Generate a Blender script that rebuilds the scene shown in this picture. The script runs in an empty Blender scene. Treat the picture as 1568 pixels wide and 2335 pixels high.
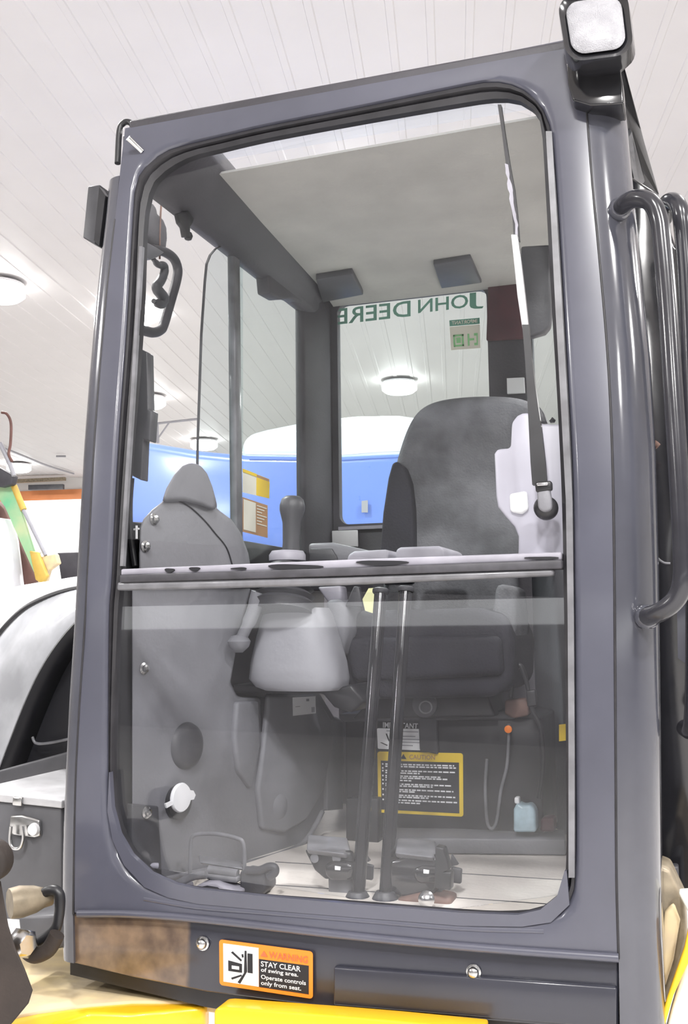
import bpy, bmesh, math, random
from mathutils import Vector, Matrix
random.seed(4)
S = bpy.context.scene
COL = S.collection

# ------------------------------------------------------------------ camera
FPX = 2408.84
YAW, PITCH, ROLL = .3215, .1088, -.0123
CAM = Vector((.6311, -1.7745, 1.4922))
FW = Vector((-math.sin(YAW) * math.cos(PITCH), math.cos(YAW) * math.cos(PITCH), math.sin(PITCH)))
R0 = Vector((math.cos(YAW), math.sin(YAW), 0)); U0 = R0.cross(FW)
RT = R0 * math.cos(ROLL) + U0 * math.sin(ROLL); UP = RT.cross(FW)
cd = bpy.data.cameras.new('camera'); cam = bpy.data.objects.new('camera', cd); COL.objects.link(cam)
cd.sensor_fit = 'VERTICAL'; cd.sensor_height = 36; cd.lens = 36 * FPX / 2335
cd.clip_start = .05; cd.clip_end = 200
cam.matrix_world = Matrix(((RT.x, UP.x, -FW.x, CAM.x), (RT.y, UP.y, -FW.y, CAM.y), (RT.z, UP.z, -FW.z, CAM.z), (0, 0, 0, 1)))
S.camera = cam

# ------------------------------------------------------------------ world, exposure, lamps
W = bpy.data.worlds.new('shop_air'); S.world = W; W.use_nodes = True
W.node_tree.nodes['Background'].inputs[0].default_value = (1, .98, .97, 1)
W.node_tree.nodes['Background'].inputs[1].default_value = .3
S.view_settings.view_transform = 'Standard'; S.view_settings.look = 'None'
S.view_settings.exposure = 0.0; S.view_settings.gamma = 1
LAMP_W = 175          # watts of each high bay lamp
CEIL = 5.0
RV = Vector((-.218, .976, 0)).normalized(); RW = Vector((RV.y, -RV.x, 0))   # room axes: along the ribs, across them
LAMPS = [(-3.27, 12.51), (-7.05, 12.09), (-5.88, 6.92), (-7.92, 15.74), (-12.7, 16.8),
         (-1.9, 6.2), (5.4, 4.6), (-2.6, 1.6), (-6.6, 1.2), (1.9, 2.0), (6.0, 2.8),  # from here on unseen lamps, added to light the scene
         (.6, -3.2), (-5.2, -3.0), (2.9, -2.6), (6.6, -1.0), (.7, -6.2), (3.6, -5.6), (-6.2, -7.4), (1.4, 12.9)]

# ------------------------------------------------------------------ picture helpers (pixel of the 1568x2335 frame -> point on a real plane)
def ray(u, v): return RT * ((u - 784) / FPX) - UP * ((v - 1167) / FPX) + FW
def at(u, v, X=None, Y=None, Z=None):
    d = ray(u, v)
    for i, a in enumerate((X, Y, Z)):
        if a is not None: return CAM + d * ((a - CAM[i]) / d[i])
def atP(u, v, P, N):
    d = ray(u, v); return CAM + d * ((P - CAM).dot(N) / d.dot(N))
def prof(z): return .098 * max(0., (z - 1.55) / .9) ** 1.5      # the front of the cab leans back towards the roof
def atF(u, v, o=0.):
    y = 0.
    for _ in range(15):
        p = at(u, v, Y=y + o); y = prof(p.z)
    return p

# ------------------------------------------------------------------ materials
def mat(name, col, rough=.5, metal=0., var=.0, scale=20., bump=0., spec=.5, coat=0., col2=None, mask=None):
    m = bpy.data.materials.new(name); m.use_nodes = True
    nt = m.node_tree; b = nt.nodes['Principled BSDF']
    c = (*col, 1)
    b.inputs['Base Color'].default_value = c; b.inputs['Roughness'].default_value = rough
    b.inputs['Metallic'].default_value = metal; b.inputs['Specular IOR Level'].default_value = spec
    b.inputs['Coat Weight'].default_value = coat; b.inputs['Coat Roughness'].default_value = .12
    tc = nt.nodes.new('ShaderNodeTexCoord')
    n = nt.nodes.new('ShaderNodeTexNoise'); n.inputs['Scale'].default_value = scale; n.inputs['Detail'].default_value = 6
    nt.links.new(tc.outputs['Object'], n.inputs['Vector'])
    if var or col2:
        r = nt.nodes.new('ShaderNodeValToRGB')
        r.color_ramp.elements[0].position = .35; r.color_ramp.elements[1].position = .68
        a = col2 if col2 else tuple(max(0, x * (1 - var)) for x in col)
        r.color_ramp.elements[0].color = (*a, 1)
        r.color_ramp.elements[1].color = (*(col if col2 else tuple(min(1, x * (1 + var)) for x in col)), 1)
        nt.links.new(n.outputs['Fac'], r.inputs[0]); nt.links.new(r.outputs[0], b.inputs['Base Color'])
    mr = nt.nodes.new('ShaderNodeMapRange'); mr.inputs[3].default_value = max(0, rough - .06); mr.inputs[4].default_value = min(1, rough + .06)
    nt.links.new(n.outputs['Fac'], mr.inputs[0]); nt.links.new(mr.outputs[0], b.inputs['Roughness'])
    if bump:
        bp = nt.nodes.new('ShaderNodeBump'); bp.inputs['Strength'].default_value = bump; bp.inputs['Distance'].default_value = .002
        n2 = nt.nodes.new('ShaderNodeTexNoise'); n2.inputs['Scale'].default_value = scale * 12
        nt.links.new(tc.outputs['Object'], n2.inputs['Vector'])
        nt.links.new(n2.outputs['Fac'], bp.inputs['Height']); nt.links.new(bp.outputs[0], b.inputs['Normal'])
    return m
def glass(name, tint, dust_haze=.05, dust_haze_col=(.75, .75, .78), refl=.9, smear=3., base=.03):
    m = bpy.data.materials.new(name); m.use_nodes = True; nt = m.node_tree; nt.nodes.clear()
    N = nt.nodes.new; L = nt.links.new
    out = N('ShaderNodeOutputMaterial'); tr = N('ShaderNodeBsdfTransparent'); tr.inputs[0].default_value = (*tint, 1)
    gl = N('ShaderNodeBsdfGlossy'); gl.inputs['Roughness'].default_value = .02; gl.inputs[0].default_value = (refl, refl, refl, 1)
    lw = N('ShaderNodeLayerWeight'); pw = N('ShaderNodeMath'); pw.operation = 'POWER'; pw.inputs[1].default_value = 5
    L(lw.outputs['Facing'], pw.inputs[0]); fr = N('ShaderNodeMath'); fr.operation = 'MULTIPLY_ADD'; fr.inputs[1].default_value = .8; fr.inputs[2].default_value = base
    L(pw.outputs[0], fr.inputs[0]); lw.inputs[0].default_value = .5
    mx = N('ShaderNodeMixShader'); L(fr.outputs[0], mx.inputs[0]); L(tr.outputs[0], mx.inputs[1]); L(gl.outputs[0], mx.inputs[2])
    df = N('ShaderNodeBsdfDiffuse'); df.inputs[0].default_value = (*dust_haze_col, 1)  # dust film that also paints in the milky reflection haze
    tc = N('ShaderNodeTexCoord'); no = N('ShaderNodeTexNoise'); no.inputs['Scale'].default_value = smear; no.inputs['Detail'].default_value = 4
    L(tc.outputs['Object'], no.inputs['Vector'])
    mr = N('ShaderNodeMapRange'); mr.inputs[1].default_value = .3; mr.inputs[2].default_value = .75
    mr.inputs[3].default_value = dust_haze * .5; mr.inputs[4].default_value = dust_haze * 1.6
    L(no.outputs['Fac'], mr.inputs[0])
    m2 = N('ShaderNodeMixShader'); L(mr.outputs[0], m2.inputs[0]); L(mx.outputs[0], m2.inputs[1]); L(df.outputs[0], m2.inputs[2])
    L(m2.outputs[0], out.inputs[0]); return m
def emit(name, col, s):
    m = bpy.data.materials.new(name); m.use_nodes = True; nt = m.node_tree; nt.nodes.clear()
    e = nt.nodes.new('ShaderNodeEmission'); e.inputs[0].default_value = (*col, 1); e.inputs[1].default_value = s
    o = nt.nodes.new('ShaderNodeOutputMaterial'); nt.links.new(e.outputs[0], o.inputs[0]); return m
M = dict(
    paint=mat('satin_black_paint', (.082, .084, .112), .3, var=.12, scale=4, coat=.6),
    postp=mat('gloss_black_paint', (.07, .072, .09), .12, var=.12, scale=5, coat=.8),
    handle=mat('handle_black_coat', (.03, .03, .037), .2, var=.1, scale=20, coat=.3),
    rubber=mat('rubber_seal', (.022, .021, .025), .5, var=.2, scale=30),
    rubber2=mat('worn_rubber', (.06, .058, .068), .55, var=.3, scale=25),
    black=mat('black_plastic', (.02, .02, .023), .38, var=.2, scale=20),
    blackg=mat('gloss_black', (.016, .016, .019), .14, coat=.6),
    dark=mat('dark_grey_plastic', (.062, .062, .07), .45, var=.15, scale=12, bump=.2),
    trim=mat('dark_roof_trim', (.05, .047, .056), .55, var=.15, scale=12, bump=.3),
    grey=mat('grey_plastic', (.19, .19, .21), .5, var=.07, scale=8, bump=.35),
    greyl=mat('light_grey_plastic', (.34, .34, .37), .45, var=.07, scale=8, bump=.2),
    liner=mat('headliner_cloth', (.38, .37, .35), .9, var=.08, scale=6, bump=.6),
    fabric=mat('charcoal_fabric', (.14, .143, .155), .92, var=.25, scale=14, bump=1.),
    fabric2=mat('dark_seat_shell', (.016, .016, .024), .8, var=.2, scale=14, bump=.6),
    lilac=mat('pale_cover_plastic', (.46, .445, .52), .38, var=.06, scale=9),
    ledge=mat('pale_seal_strip', (.33, .32, .37), .5, var=.15, scale=14),
    rail=mat('worn_grey_rail', (.17, .17, .185), .42, var=.25, scale=20, coat=.3),
    steel=mat('zinc_steel', (.62, .62, .62), .25, metal=1., var=.1, scale=40),
    silver=mat('silver_bar', (.5, .5, .52), .22, metal=.9),
    white=mat('white_label', (.85, .85, .87), .5),
    cream=mat('cream_label', (.8, .78, .68), .5),
    yellowl=mat('yellow_label', (.86, .6, .02), .45),
    orange=mat('orange_label', (.95, .24, .02), .45),
    orangeb=mat('brown_label', (.45, .25, .12), .5),
    red=mat('dark_red_cloth', (.07, .022, .028), .8, var=.2),
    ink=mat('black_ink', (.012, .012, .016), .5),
    inkr=mat('faded_orange_ink', (.52, .13, .05), .5),
    green=mat('green_lettering', (.14, .34, .26), .5),
    greenl=mat('light_green_print', (.3, .66, .3), .5),
    greyink=mat('grey_ink', (.3, .3, .33), .6),
    floor=mat('tan_floor_mat', (.72, .67, .62), .75, var=.12, scale=6, bump=.5),
    yellow=mat('yellow_machine_paint', (.92, .52, .015), .35, var=.06, scale=4, coat=.4),
    ypale=mat('overlit_yellow_deck', (.8, .64, .36), .6, var=.15, scale=14, col2=(.62, .5, .33)),  # yellow paint paled to cream, the overhead light put into the colour
    brown=mat('muddy_steel', (.035, .026, .022), .7, var=.35, scale=9, bump=.6),
    tan=mat('dusty_brass_fitting', (.3, .25, .18), .5, metal=.4, var=.25, scale=30),
    bluev=mat('blue_vehicle_paint', (.13, .22, .62), .3, coat=.4),
    bluet=mat('highlit_blue_roof', (.78, .88, .95), .3, coat=.4),  # white highlight on the blue top, painted into the colour
    bucket=mat('scuffed_grey_shell', (.42, .43, .46), .38, var=.3, scale=5, coat=.2),
    darkbox=mat('toolbox_dark_steel', (.11, .11, .12), .42, var=.15, scale=8),
    ltop=mat('brushed_lid', (.55, .55, .57), .4, metal=.3, var=.15, scale=12),
    mgreen=mat('green_boom_paint', (.16, .55, .3), .5, var=.2, scale=3, col2=(.5, .6, .34)),
    maroon=mat('maroon_plate', (.13, .06, .05), .6, var=.3, scale=5),
    mustard=mat('mustard_cylinder', (.6, .4, .08), .5, var=.2, scale=5),
    ceil=mat('white_ribbed_steel', (.66, .635, .63), .5, var=.02, scale=2),
    wallw=mat('white_wall_steel', (.8, .79, .77), .6, var=.03, scale=2),
    walld=mat('back_wall_paint', (.22, .21, .21), .7, var=.06, scale=1),
    conc=mat('polished_concrete', (.6, .585, .575), .5, var=.1, scale=1.4),
    orangew=mat('orange_header', (.8, .3, .12), .6, var=.1, scale=2),
    bottle=mat('pale_blue_jug', (.45, .6, .68), .35, var=.2, scale=25),
    tag=mat('pale_yellow_tag', (.75, .75, .42), .5),
    brownrust=mat('copper_mud', (.16, .09, .07), .6, var=.3, scale=25),
    lens=mat('frosted_lens', (.42, .42, .45), .22, var=.1, scale=40, bump=1., coat=.6),
    lampm=emit('led_panel', (1, .99, .97), 14.), doorw=emit('daylit_door_panel', (1, 1, 1), 1.6), strip=emit('added_glow_strip', (1, 1, 1), 2.6),
)
M['g_clear'] = glass('windshield_glass', (.985, .99, .99), .012, base=.004)
M['g_low'] = glass('lower_windshield_glass', (.97, .975, .985), .013, (.62, .62, .68), refl=1., smear=5., base=.035)
M['g_tint'] = glass('green_tinted_glass', (.93, .98, .975), .02, refl=.2, base=.015)
M['g_slide'] = glass('sliding_side_glass', (.95, .985, .99), .015, refl=.2, base=.015)
M['g_roof'] = glass('roof_hatch_glass', (.95, .97, 1), .03)
# sill panel: dark paint with a dried mud patch at its left end (a stain with its own shape)
def sill_material():
    m = mat('sill_paint', (.034, .035, .048), .3, var=.12, scale=5, coat=.4); nt = m.node_tree; b = nt.nodes['Principled BSDF']
    src = b.inputs['Base Color'].links[0].from_socket
    tc = nt.nodes.new('ShaderNodeTexCoord'); sx = nt.nodes.new('ShaderNodeSeparateXYZ'); nt.links.new(tc.outputs['Object'], sx.inputs[0])
    no = nt.nodes.new('ShaderNodeTexNoise'); no.inputs['Scale'].default_value = 9; nt.links.new(tc.outputs['Object'], no.inputs['Vector'])
    ad = nt.nodes.new('ShaderNodeMath'); ad.operation = 'MULTIPLY_ADD'; ad.inputs[1].default_value = .03
    nt.links.new(no.outputs['Fac'], ad.inputs[0]); nt.links.new(sx.outputs['X'], ad.inputs[2])
    mr = nt.nodes.new('ShaderNodeMapRange'); mr.inputs[1].default_value = -.245; mr.inputs[2].default_value = -.255
    nt.links.new(ad.outputs[0], mr.inputs[0])
    n3 = nt.nodes.new('ShaderNodeTexNoise'); n3.inputs['Scale'].default_value = 22; n3.inputs['Detail'].default_value = 8
    nt.links.new(tc.outputs['Object'], n3.inputs['Vector'])
    cr = nt.nodes.new('ShaderNodeValToRGB'); cr.color_ramp.elements[0].color = (.1, .07, .055, 1); cr.color_ramp.elements[1].color = (.26, .18, .12, 1)
    cr.color_ramp.elements[0].position = .35; cr.color_ramp.elements[1].position = .7
    nt.links.new(n3.outputs['Fac'], cr.inputs[0])
    mx = nt.nodes.new('ShaderNodeMix'); mx.data_type = 'RGBA'
    nt.links.new(mr.outputs[0], mx.inputs[0]); nt.links.new(src, mx.inputs[6]); nt.links.new(cr.outputs[0], mx.inputs[7])
    nt.links.new(mx.outputs[2], b.inputs['Base Color']); return m
M['sill'] = sill_material()

# ------------------------------------------------------------------ object helpers
ORG = {}
def tag(o, label=None, cat=None, group=None, kind=None):
    for k, x in (('label', label), ('category', cat), ('group', group), ('kind', kind)):
        if x: o[k] = x
    return o
def thing(name, loc, label, cat, group=None):
    o = bpy.data.objects.new(name, None); COL.objects.link(o); o.location = loc; o.empty_display_size = .05
    ORG[o.name] = Vector(loc); return tag(o, label, cat, group)
def obj(name, bm, m, parent=None, smooth=False, bevel=0., bsegs=2, subsurf=0, label=None, origin=None):
    me = bpy.data.meshes.new(name)
    o = bpy.data.objects.new(name, me); COL.objects.link(o)
    org = ORG[parent.name] if parent else (Vector(origin) if origin is not None else Vector((0, 0, 0)))
    if org.length: bmesh.ops.translate(bm, verts=bm.verts, vec=-org)
    bmesh.ops.recalc_face_normals(bm, faces=bm.faces)
    if smooth:
        for f in bm.faces: f.smooth = True
    bm.to_mesh(me); bm.free()
    if smooth: me.set_sharp_from_angle(angle=math.radians(48))
    me.materials.append(M[m] if isinstance(m, str) else m)
    if parent: o.parent = parent
    else: o.location = org
    ORG[o.name] = org
    if bevel:
        b = o.modifiers.new('bevel', 'BEVEL'); b.width = bevel; b.segments = bsegs; b.limit_method = 'ANGLE'; b.angle_limit = math.radians(35); b.harden_normals = False
        for p in me.polygons: p.use_smooth = True
        me.set_sharp_from_angle(angle=math.radians(80)) if False else None
    if subsurf:
        s = o.modifiers.new('subsurf', 'SUBSURF'); s.levels = subsurf; s.render_levels = subsurf
    if label: o['label'] = label
    return o
def prism(bm, pts, d):
    a = [bm.verts.new(p) for p in pts]; b = [bm.verts.new(Vector(p) + Vector(d)) for p in pts]
    bm.faces.new(a); bm.faces.new(b[::-1]); n = len(a)
    for i in range(n): bm.faces.new((a[i], b[i], b[(i + 1) % n], a[(i + 1) % n]))
def slab(name, pts, d, m, parent=None, bevel=0., **k):
    bm = bmesh.new(); prism(bm, pts, d); return obj(name, bm, m, parent, bevel=bevel, **k)
def addbox(bm, lo, hi):
    x0, y0, z0 = lo; x1, y1, z1 = hi
    prism(bm, [(x0, y0, z0), (x1, y0, z0), (x1, y0, z1), (x0, y0, z1)], (0, y1 - y0, 0))
def box(name, lo, hi, m, parent=None, bevel=0., **k):
    bm = bmesh.new(); addbox(bm, lo, hi); return obj(name, bm, m, parent, bevel=bevel, **k)
def crom(pts, n=6, closed=False):
    P = [Vector(p) for p in pts]; out = []; N = len(P)
    for i in range(N if closed else N - 1):
        g = (lambda j: P[j % N]) if closed else (lambda j: P[min(max(j, 0), N - 1)])
        a, b, c, d = g(i - 1), g(i), g(i + 1), g(i + 2)
        for k in range(n):
            t = k / n
            out.append(.5 * ((2 * b) + (c - a) * t + (2 * a - 5 * b + 4 * c - d) * t * t + (3 * b - a - 3 * c + d) * t ** 3))
    if not closed: out.append(P[-1])
    return out
def addtube(bm, pts, r, n=14, closed=False, cap=True):
    P = [Vector(p) for p in pts]; N = len(P); rings = []
    rr = r if isinstance(r, (list, tuple)) else [r] * N
    if len(rr) != N: rr = [rr[min(len(rr) - 1, int(round(i * (len(rr) - 1) / (N - 1))))] for i in range(N)]
    T0 = (P[1] - P[0]).normalized(); up = Vector((0, 0, 1)) if abs(T0.z) < .9 else Vector((1, 0, 0))
    u = T0.cross(up).normalized()
    for i in range(N):
        if closed: T = (P[(i + 1) % N] - P[i - 1]).normalized()
        else: T = (P[min(i + 1, N - 1)] - P[max(i - 1, 0)]).normalized()
        u = (u - T * u.dot(T)).normalized(); v = T.cross(u)
        rings.append([bm.verts.new(P[i] + (u * math.cos(2 * math.pi * k / n) + v * math.sin(2 * math.pi * k / n)) * rr[i]) for k in range(n)])
    for i in range(N if closed else N - 1):
        a, b = rings[i], rings[(i + 1) % N]
        for k in range(n): bm.faces.new((a[k], a[(k + 1) % n], b[(k + 1) % n], b[k]))
    if not closed and cap: bm.faces.new(rings[0]); bm.faces.new(rings[-1][::-1])
def tube(name, pts, r, m, parent=None, smoothn=6, n=14, closed=False, **k):
    bm = bmesh.new(); addtube(bm, crom(pts, smoothn, closed) if smoothn else pts, r, n, closed); return obj(name, bm, m, parent, smooth=True, **k)
def addlathe(bm, c, axis, profile, n=28):
    c = Vector(c); A = Vector(axis).normalized(); u = A.orthogonal().normalized(); v = A.cross(u); prev = None
    for (r, h) in profile:
        if r < 1e-5: ring = [bm.verts.new(c + A * h)]
        else: ring = [bm.verts.new(c + A * h + (u * math.cos(2 * math.pi * k / n) + v * math.sin(2 * math.pi * k / n)) * r) for k in range(n)]
        if prev:
            if len(prev) == 1 and len(ring) == 1: pass
            elif len(prev) == 1:
                for k in range(n): bm.faces.new((prev[0], ring[k], ring[(k + 1) % n]))
            elif len(ring) == 1:
                for k in range(n): bm.faces.new((prev[k], prev[(k + 1) % n], ring[0]))
            else:
                for k in range(n): bm.faces.new((prev[k], prev[(k + 1) % n], ring[(k + 1) % n], ring[k]))
        elif len(ring) > 1: bm.faces.new(ring)
        prev = ring
    if len(prev) > 1: bm.faces.new(prev[::-1])
def lathe(name, c, axis, profile, m, parent=None, n=28, **k):
    bm = bmesh.new(); addlathe(bm, c, axis, profile, n); return obj(name, bm, m, parent, smooth=True, **k)
def loft(name, rows, m, parent=None, thick=0., **k):
    bm = bmesh.new(); vs = [[bm.verts.new(p) for p in r] for r in rows]
    for a, b in zip(vs, vs[1:]):
        for i in range(len(a) - 1): bm.faces.new((a[i], a[i + 1], b[i + 1], b[i]))
    o = obj(name, bm, m, parent, smooth=True, **k)
    if thick:
        s = o.modifiers.new('thick', 'SOLIDIFY'); s.thickness = thick; s.offset = 0
    return o
def quad(c):     # c: four 3D corners TL TR BR BL -> function of (u right, v down)
    a, b, cc, d = [Vector(x) for x in c]
    n = (b - a).cross(d - a).normalized()
    if n.dot(CAM - a) < 0: n = -n
    return (lambda u, v, o=0.: (a * (1 - u) + b * u) * (1 - v) + (d * (1 - u) + cc * u) * v + n * o)
def patch(bm, q, pts, o, t=.0006):
    f = [q(u, v, o) for u, v in pts]; g = [q(u, v, o - t) for u, v in pts]
    prism(bm, f, (g[0] - f[0]))
def rrect(u0, v0, u1, v1, ru, rv, n=4):
    out = []
    for cx, cy, a0 in ((u1 - ru, v1 - rv, 0), (u0 + ru, v1 - rv, 90), (u0 + ru, v0 + rv, 180), (u1 - ru, v0 + rv, 270)):
        for k in range(n + 1):
            a = math.radians(a0 + 90 * k / n); out.append((cx + ru * math.cos(a), cy + rv * math.sin(a)))
    return out
def decal(name, q, shapes, o, m, parent, label=None):
    bm = bmesh.new()
    for s in shapes: patch(bm, q, s, o)
    return obj(name, bm, m, parent, label=label)
R_ = lambda u0, v0, u1, v1: [(u0, v0), (u1, v0), (u1, v1), (u0, v1)]
def text_into(bm, s, q, u0, v0, u1, v1, o, bold=.0):
    cu = bpy.data.curves.new('t', 'FONT'); cu.body = s; cu.size = 1; cu.offset = bold; cu.resolution_u = 3
    to = bpy.data.objects.new('t', cu); COL.objects.link(to)
    dg = bpy.context.evaluated_depsgraph_get(); dg.update()
    me = bpy.data.meshes.new_from_object(to.evaluated_get(dg))
    xs = [v.co.x for v in me.vertices]; ys = [v.co.y for v in me.vertices]
    x0, x1, y0, y1 = min(xs), max(xs), min(ys), max(ys)
    vs = [bm.verts.new(q(u0 + (u1 - u0) * (v.co.x - x0) / (x1 - x0), v1 + (v0 - v1) * (v.co.y - y0) / (y1 - y0), o)) for v in me.vertices]
    for p in me.polygons:
        try: bm.faces.new([vs[i] for i in p.vertices])
        except ValueError: pass
    bpy.data.objects.remove(to); bpy.data.curves.remove(cu); bpy.data.meshes.remove(me)
def writing(name, items, q, o, m, parent, label=None, bold=.0):
    bm = bmesh.new()
    for s, u0, v0, u1, v1 in items: text_into(bm, s, q, u0, v0, u1, v1, o, bold)
    return obj(name, bm, m, parent, label=label)

# ------------------------------------------------------------------ the shop: floor, ribbed ceiling, walls
def room(a, b, z=0.): return Vector((0, 0, z)) + RW * a + RV * b      # a across, b along the ribs
A0, A1, B0, B1 = -19., 13., -11., 21.5
def roomslab(name, a0, a1, b0, b1, z0, z1, m):
    bm = bmesh.new(); prism(bm, [room(a0, b0, z0), room(a1, b0, z0), room(a1, b1, z0), room(a0, b1, z0)], (0, 0, z1 - z0))
    return tag(obj(name, bm, m), kind='structure')
roomslab('floor', A0, A1, B0, B1, -.1, 0, 'conc')
bm = bmesh.new()
s = .2286; a = A0; sec = []
while a < A1 - s:                              # trapezoid ribs pressed into each ceiling sheet
    sec += [(a, CEIL), (a + s - .055, CEIL), (a + s - .05, CEIL - .007), (a + s - .008, CEIL - .007)]; a += s
sec.append((A1, CEIL))
v0 = [bm.verts.new(room(x, B0, z)) for x, z in sec]; v1 = [bm.verts.new(room(x, B1, z)) for x, z in sec]
for i in range(len(sec) - 1): bm.faces.new((v0[i], v0[i + 1], v1[i + 1], v1[i]))
cl = tag(obj('ceiling', bm, 'ceil'), kind='structure')
md = cl.modifiers.new('thick', 'SOLIDIFY'); md.thickness = .01; md.offset = 1
roomslab('wall_left', A0 - .1, A0, B0, B1, 0, CEIL, 'wallw')
roomslab('wall_right', A1, A1 + .1, B0, B1, 0, CEIL, 'wallw')
roomslab('wall_back', A0, A1, B1, B1 + .1, 0, CEIL, 'wallw')
roomslab('wall_front', A0, A1, B0 - .1, B0, 0, CEIL, 'walld')
tag(obj('glow_strip_1', (lambda bm: (prism(bm, [room(-11, B0 + .02, 1.5), room(8, B0 + .02, 1.5), room(8, B0 + .02, 1.91), room(-11, B0 + .02, 1.91)], RV * -.05), bm)[1])(bmesh.new()), 'strip'), kind='structure')  # added glowing strip, gives the pale band reflected in the lower glass
# far end: garage door, its orange header and track
def far(u, v): return atP(u, v, room(0, B1 - .06), RV)
def farslab(name, pts, m, d=.05):
    return slab(name, [far(*p) for p in pts], RV * d, m)
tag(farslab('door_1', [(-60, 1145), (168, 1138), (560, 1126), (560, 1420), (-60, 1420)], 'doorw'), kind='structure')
tag(farslab('trim_1', [(-60, 1124), (168, 1115), (560, 1102), (560, 1126), (168, 1138), (-60, 1145)], 'orangew', .04), kind='structure')
tag(slab('garage_door_track', [far(u, v) - RV * .6 for u, v in ((88, 1113), (165, 1111), (165, 1122), (88, 1124))], RV * .1, 'dark'),
    'dark horizontal garage door track under the ceiling at the far end', 'door track')
tag(slab('roof_header_beam', [far(u, v) - RV * .5 for u, v in ((40, 1100), (165, 1094), (165, 1101), (40, 1108))], RV * .1, 'tan'),
    'thin tan beam above the far garage door track', 'beam')
for nm, pts, lab in (('ceiling_conduit', [(0, 1018), (60, 1042), (110, 1062), (168, 1080)], 'thin grey conduit running across the white ceiling at far left'),
                     ('door_opener_rail', [(150, 1040), (128, 1040)], 'small grey door opener rail under the far ceiling')):
    z = CEIL - .05
    tag(tube(nm, [at(u, v, Z=z) for u, v in pts], .02, 'greyl', smoothn=3, n=6), lab, 'conduit')
hg = thing('ceiling_hoist_frame', at(390, 958, Y=11.5), 'thin grey hanging rail frame below the ceiling, seen through the open side window', 'rail')
bm = bmesh.new()
addtube(bm, [at(u, v, Y=11.5) for u, v in ((350, 966), (450, 955))], .018, 6)
addtube(bm, [at(u, v, Y=11.5) for u, v in ((358, 965), (360, 1010))], .02, 6)
addtube(bm, [at(u, v, Y=11.5) for u, v in ((358, 1002), (385, 964))], .012, 6)
obj('rail', bm, 'greyl', hg)

# high bay lamps: one built, the rest copied
def lamp_mesh():
    bm = bmesh.new(); addlathe(bm, (0, 0, 0), (0, 0, -1), [(.05, 0), (.24, .005), (.25, .02), (.25, .03)], 24); return bm
LABS = {0: 'round ceiling lamp seen glaring through the rear cab window', 1: 'round ceiling lamp just right of the black latch block, through the side opening',
        2: 'large glaring ceiling lamp at the left picture edge', 3: 'round ceiling lamp low above the blue vehicle, through the side window',
        4: 'small far ceiling lamp at far left above the garage door',
        5: 'added ceiling lamp over the bonnet end of the blue vehicle, hidden by the cab roof', 6: 'added ceiling lamp behind the cab on its door side, hidden by the door',
        7: 'added unseen ceiling lamp high above the curved steel hood, outside the left edge', 8: 'added unseen ceiling lamp near the left wall, level with the cab',
        9: 'added unseen ceiling lamp above the open door side of the cab', 10: 'added unseen ceiling lamp near the right wall, level with the cab',
        11: 'added unseen ceiling lamp almost straight above and behind the viewer', 12: 'added unseen ceiling lamp in front of the cab nearest the left wall',
        13: 'added unseen ceiling lamp just in front of the cab on its door side', 14: 'added unseen ceiling lamp in front of the cab nearest the right wall',
        15: 'middle added unseen ceiling lamp of the row nearest the front wall', 16: 'right added unseen ceiling lamp of the row nearest the front wall',
        17: 'left added unseen ceiling lamp of the row nearest the front wall', 18: 'added unseen ceiling lamp deepest in the hall on the right side'}
proto = None
for i, (x, y) in enumerate(LAMPS):
    z = CEIL - .03
    if proto is None:
        t = thing('high_bay_lamp', (x, y, z), '', 'ceiling lamp'); proto = t
        h = obj('housing', lamp_mesh(), 'white'); h.parent = t
        bm = bmesh.new(); addlathe(bm, (0, 0, -.03), (0, 0, -1), [(.25, 0), (.25, .09), (.2, .13), (.1, .15), (0, .155)], 24)
        l = obj('lens', bm, 'lampm'); l.parent = t; kids = [h, l]
    else:
        t = proto.copy(); COL.objects.link(t); t.location = (x, y, z)
        for k in kids:
            c = k.copy(); COL.objects.link(c); c.parent = t
    t['label'] = LABS[i]; t['group'] = 'high bay lamps on the ceiling'
    ld = bpy.data.lights.new('lamp_light', 'AREA'); ld.shape = 'DISK'; ld.size = .42; ld.energy = LAMP_W; ld.color = (1, .985, .965)
    lo = bpy.data.objects.new('lamp_light', ld); COL.objects.link(lo); lo.location = (x, y, z - .2)
# flat panel lamp seen at the left through the opening
pts = [at(u, v, Z=CEIL - .05) for u, v in ((262, 672), (388, 722), (300, 757), (225, 722))]
tag(slab('panel_lamp', pts, (0, 0, .03), 'lampm'), 'white flat ceiling panel lamp, its corner showing beside the mirror arm', 'ceiling lamp')

# ------------------------------------------------------------------ the cab
cab = thing('excavator_cab', (0, .6, .86), 'black enclosed excavator cab with large front window, filling the picture', 'machine cab')
PL = [(195, 1400), (205, 1200), (216, 1000), (240, 700), (262, 500), (285, 292), (1300, 88), (1336, 236), (1350, 420), (1366, 590), (1384, 800),
      (1395, 1020), (1400, 1300), (1403, 1700), (1405, 2000), (1410, 2186), (1050, 2160), (700, 2124), (420, 2093), (170, 2080), (171, 1800)]
S1 = [(245, 1400), (252, 1300), (267, 1000), (285, 750), (298, 520), (306, 420), (329, 378), (374, 343), (425, 327), (501, 309), (604, 285), (800, 246),
      (1068, 191), (1132, 184), (1180, 196), (1215, 220), (1240, 254), (1256, 310), (1268, 450), (1283, 700), (1297, 950), (1305, 1141), (1308, 1400),
      (1310, 1700), (1310, 1980), (1295, 2060), (1240, 2100), (1150, 2106), (1050, 2100), (800, 2080), (600, 2065), (450, 2050), (380, 2040), (330, 2020), (290, 1985), (262, 1930), (246, 1860), (243, 1700)]
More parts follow.
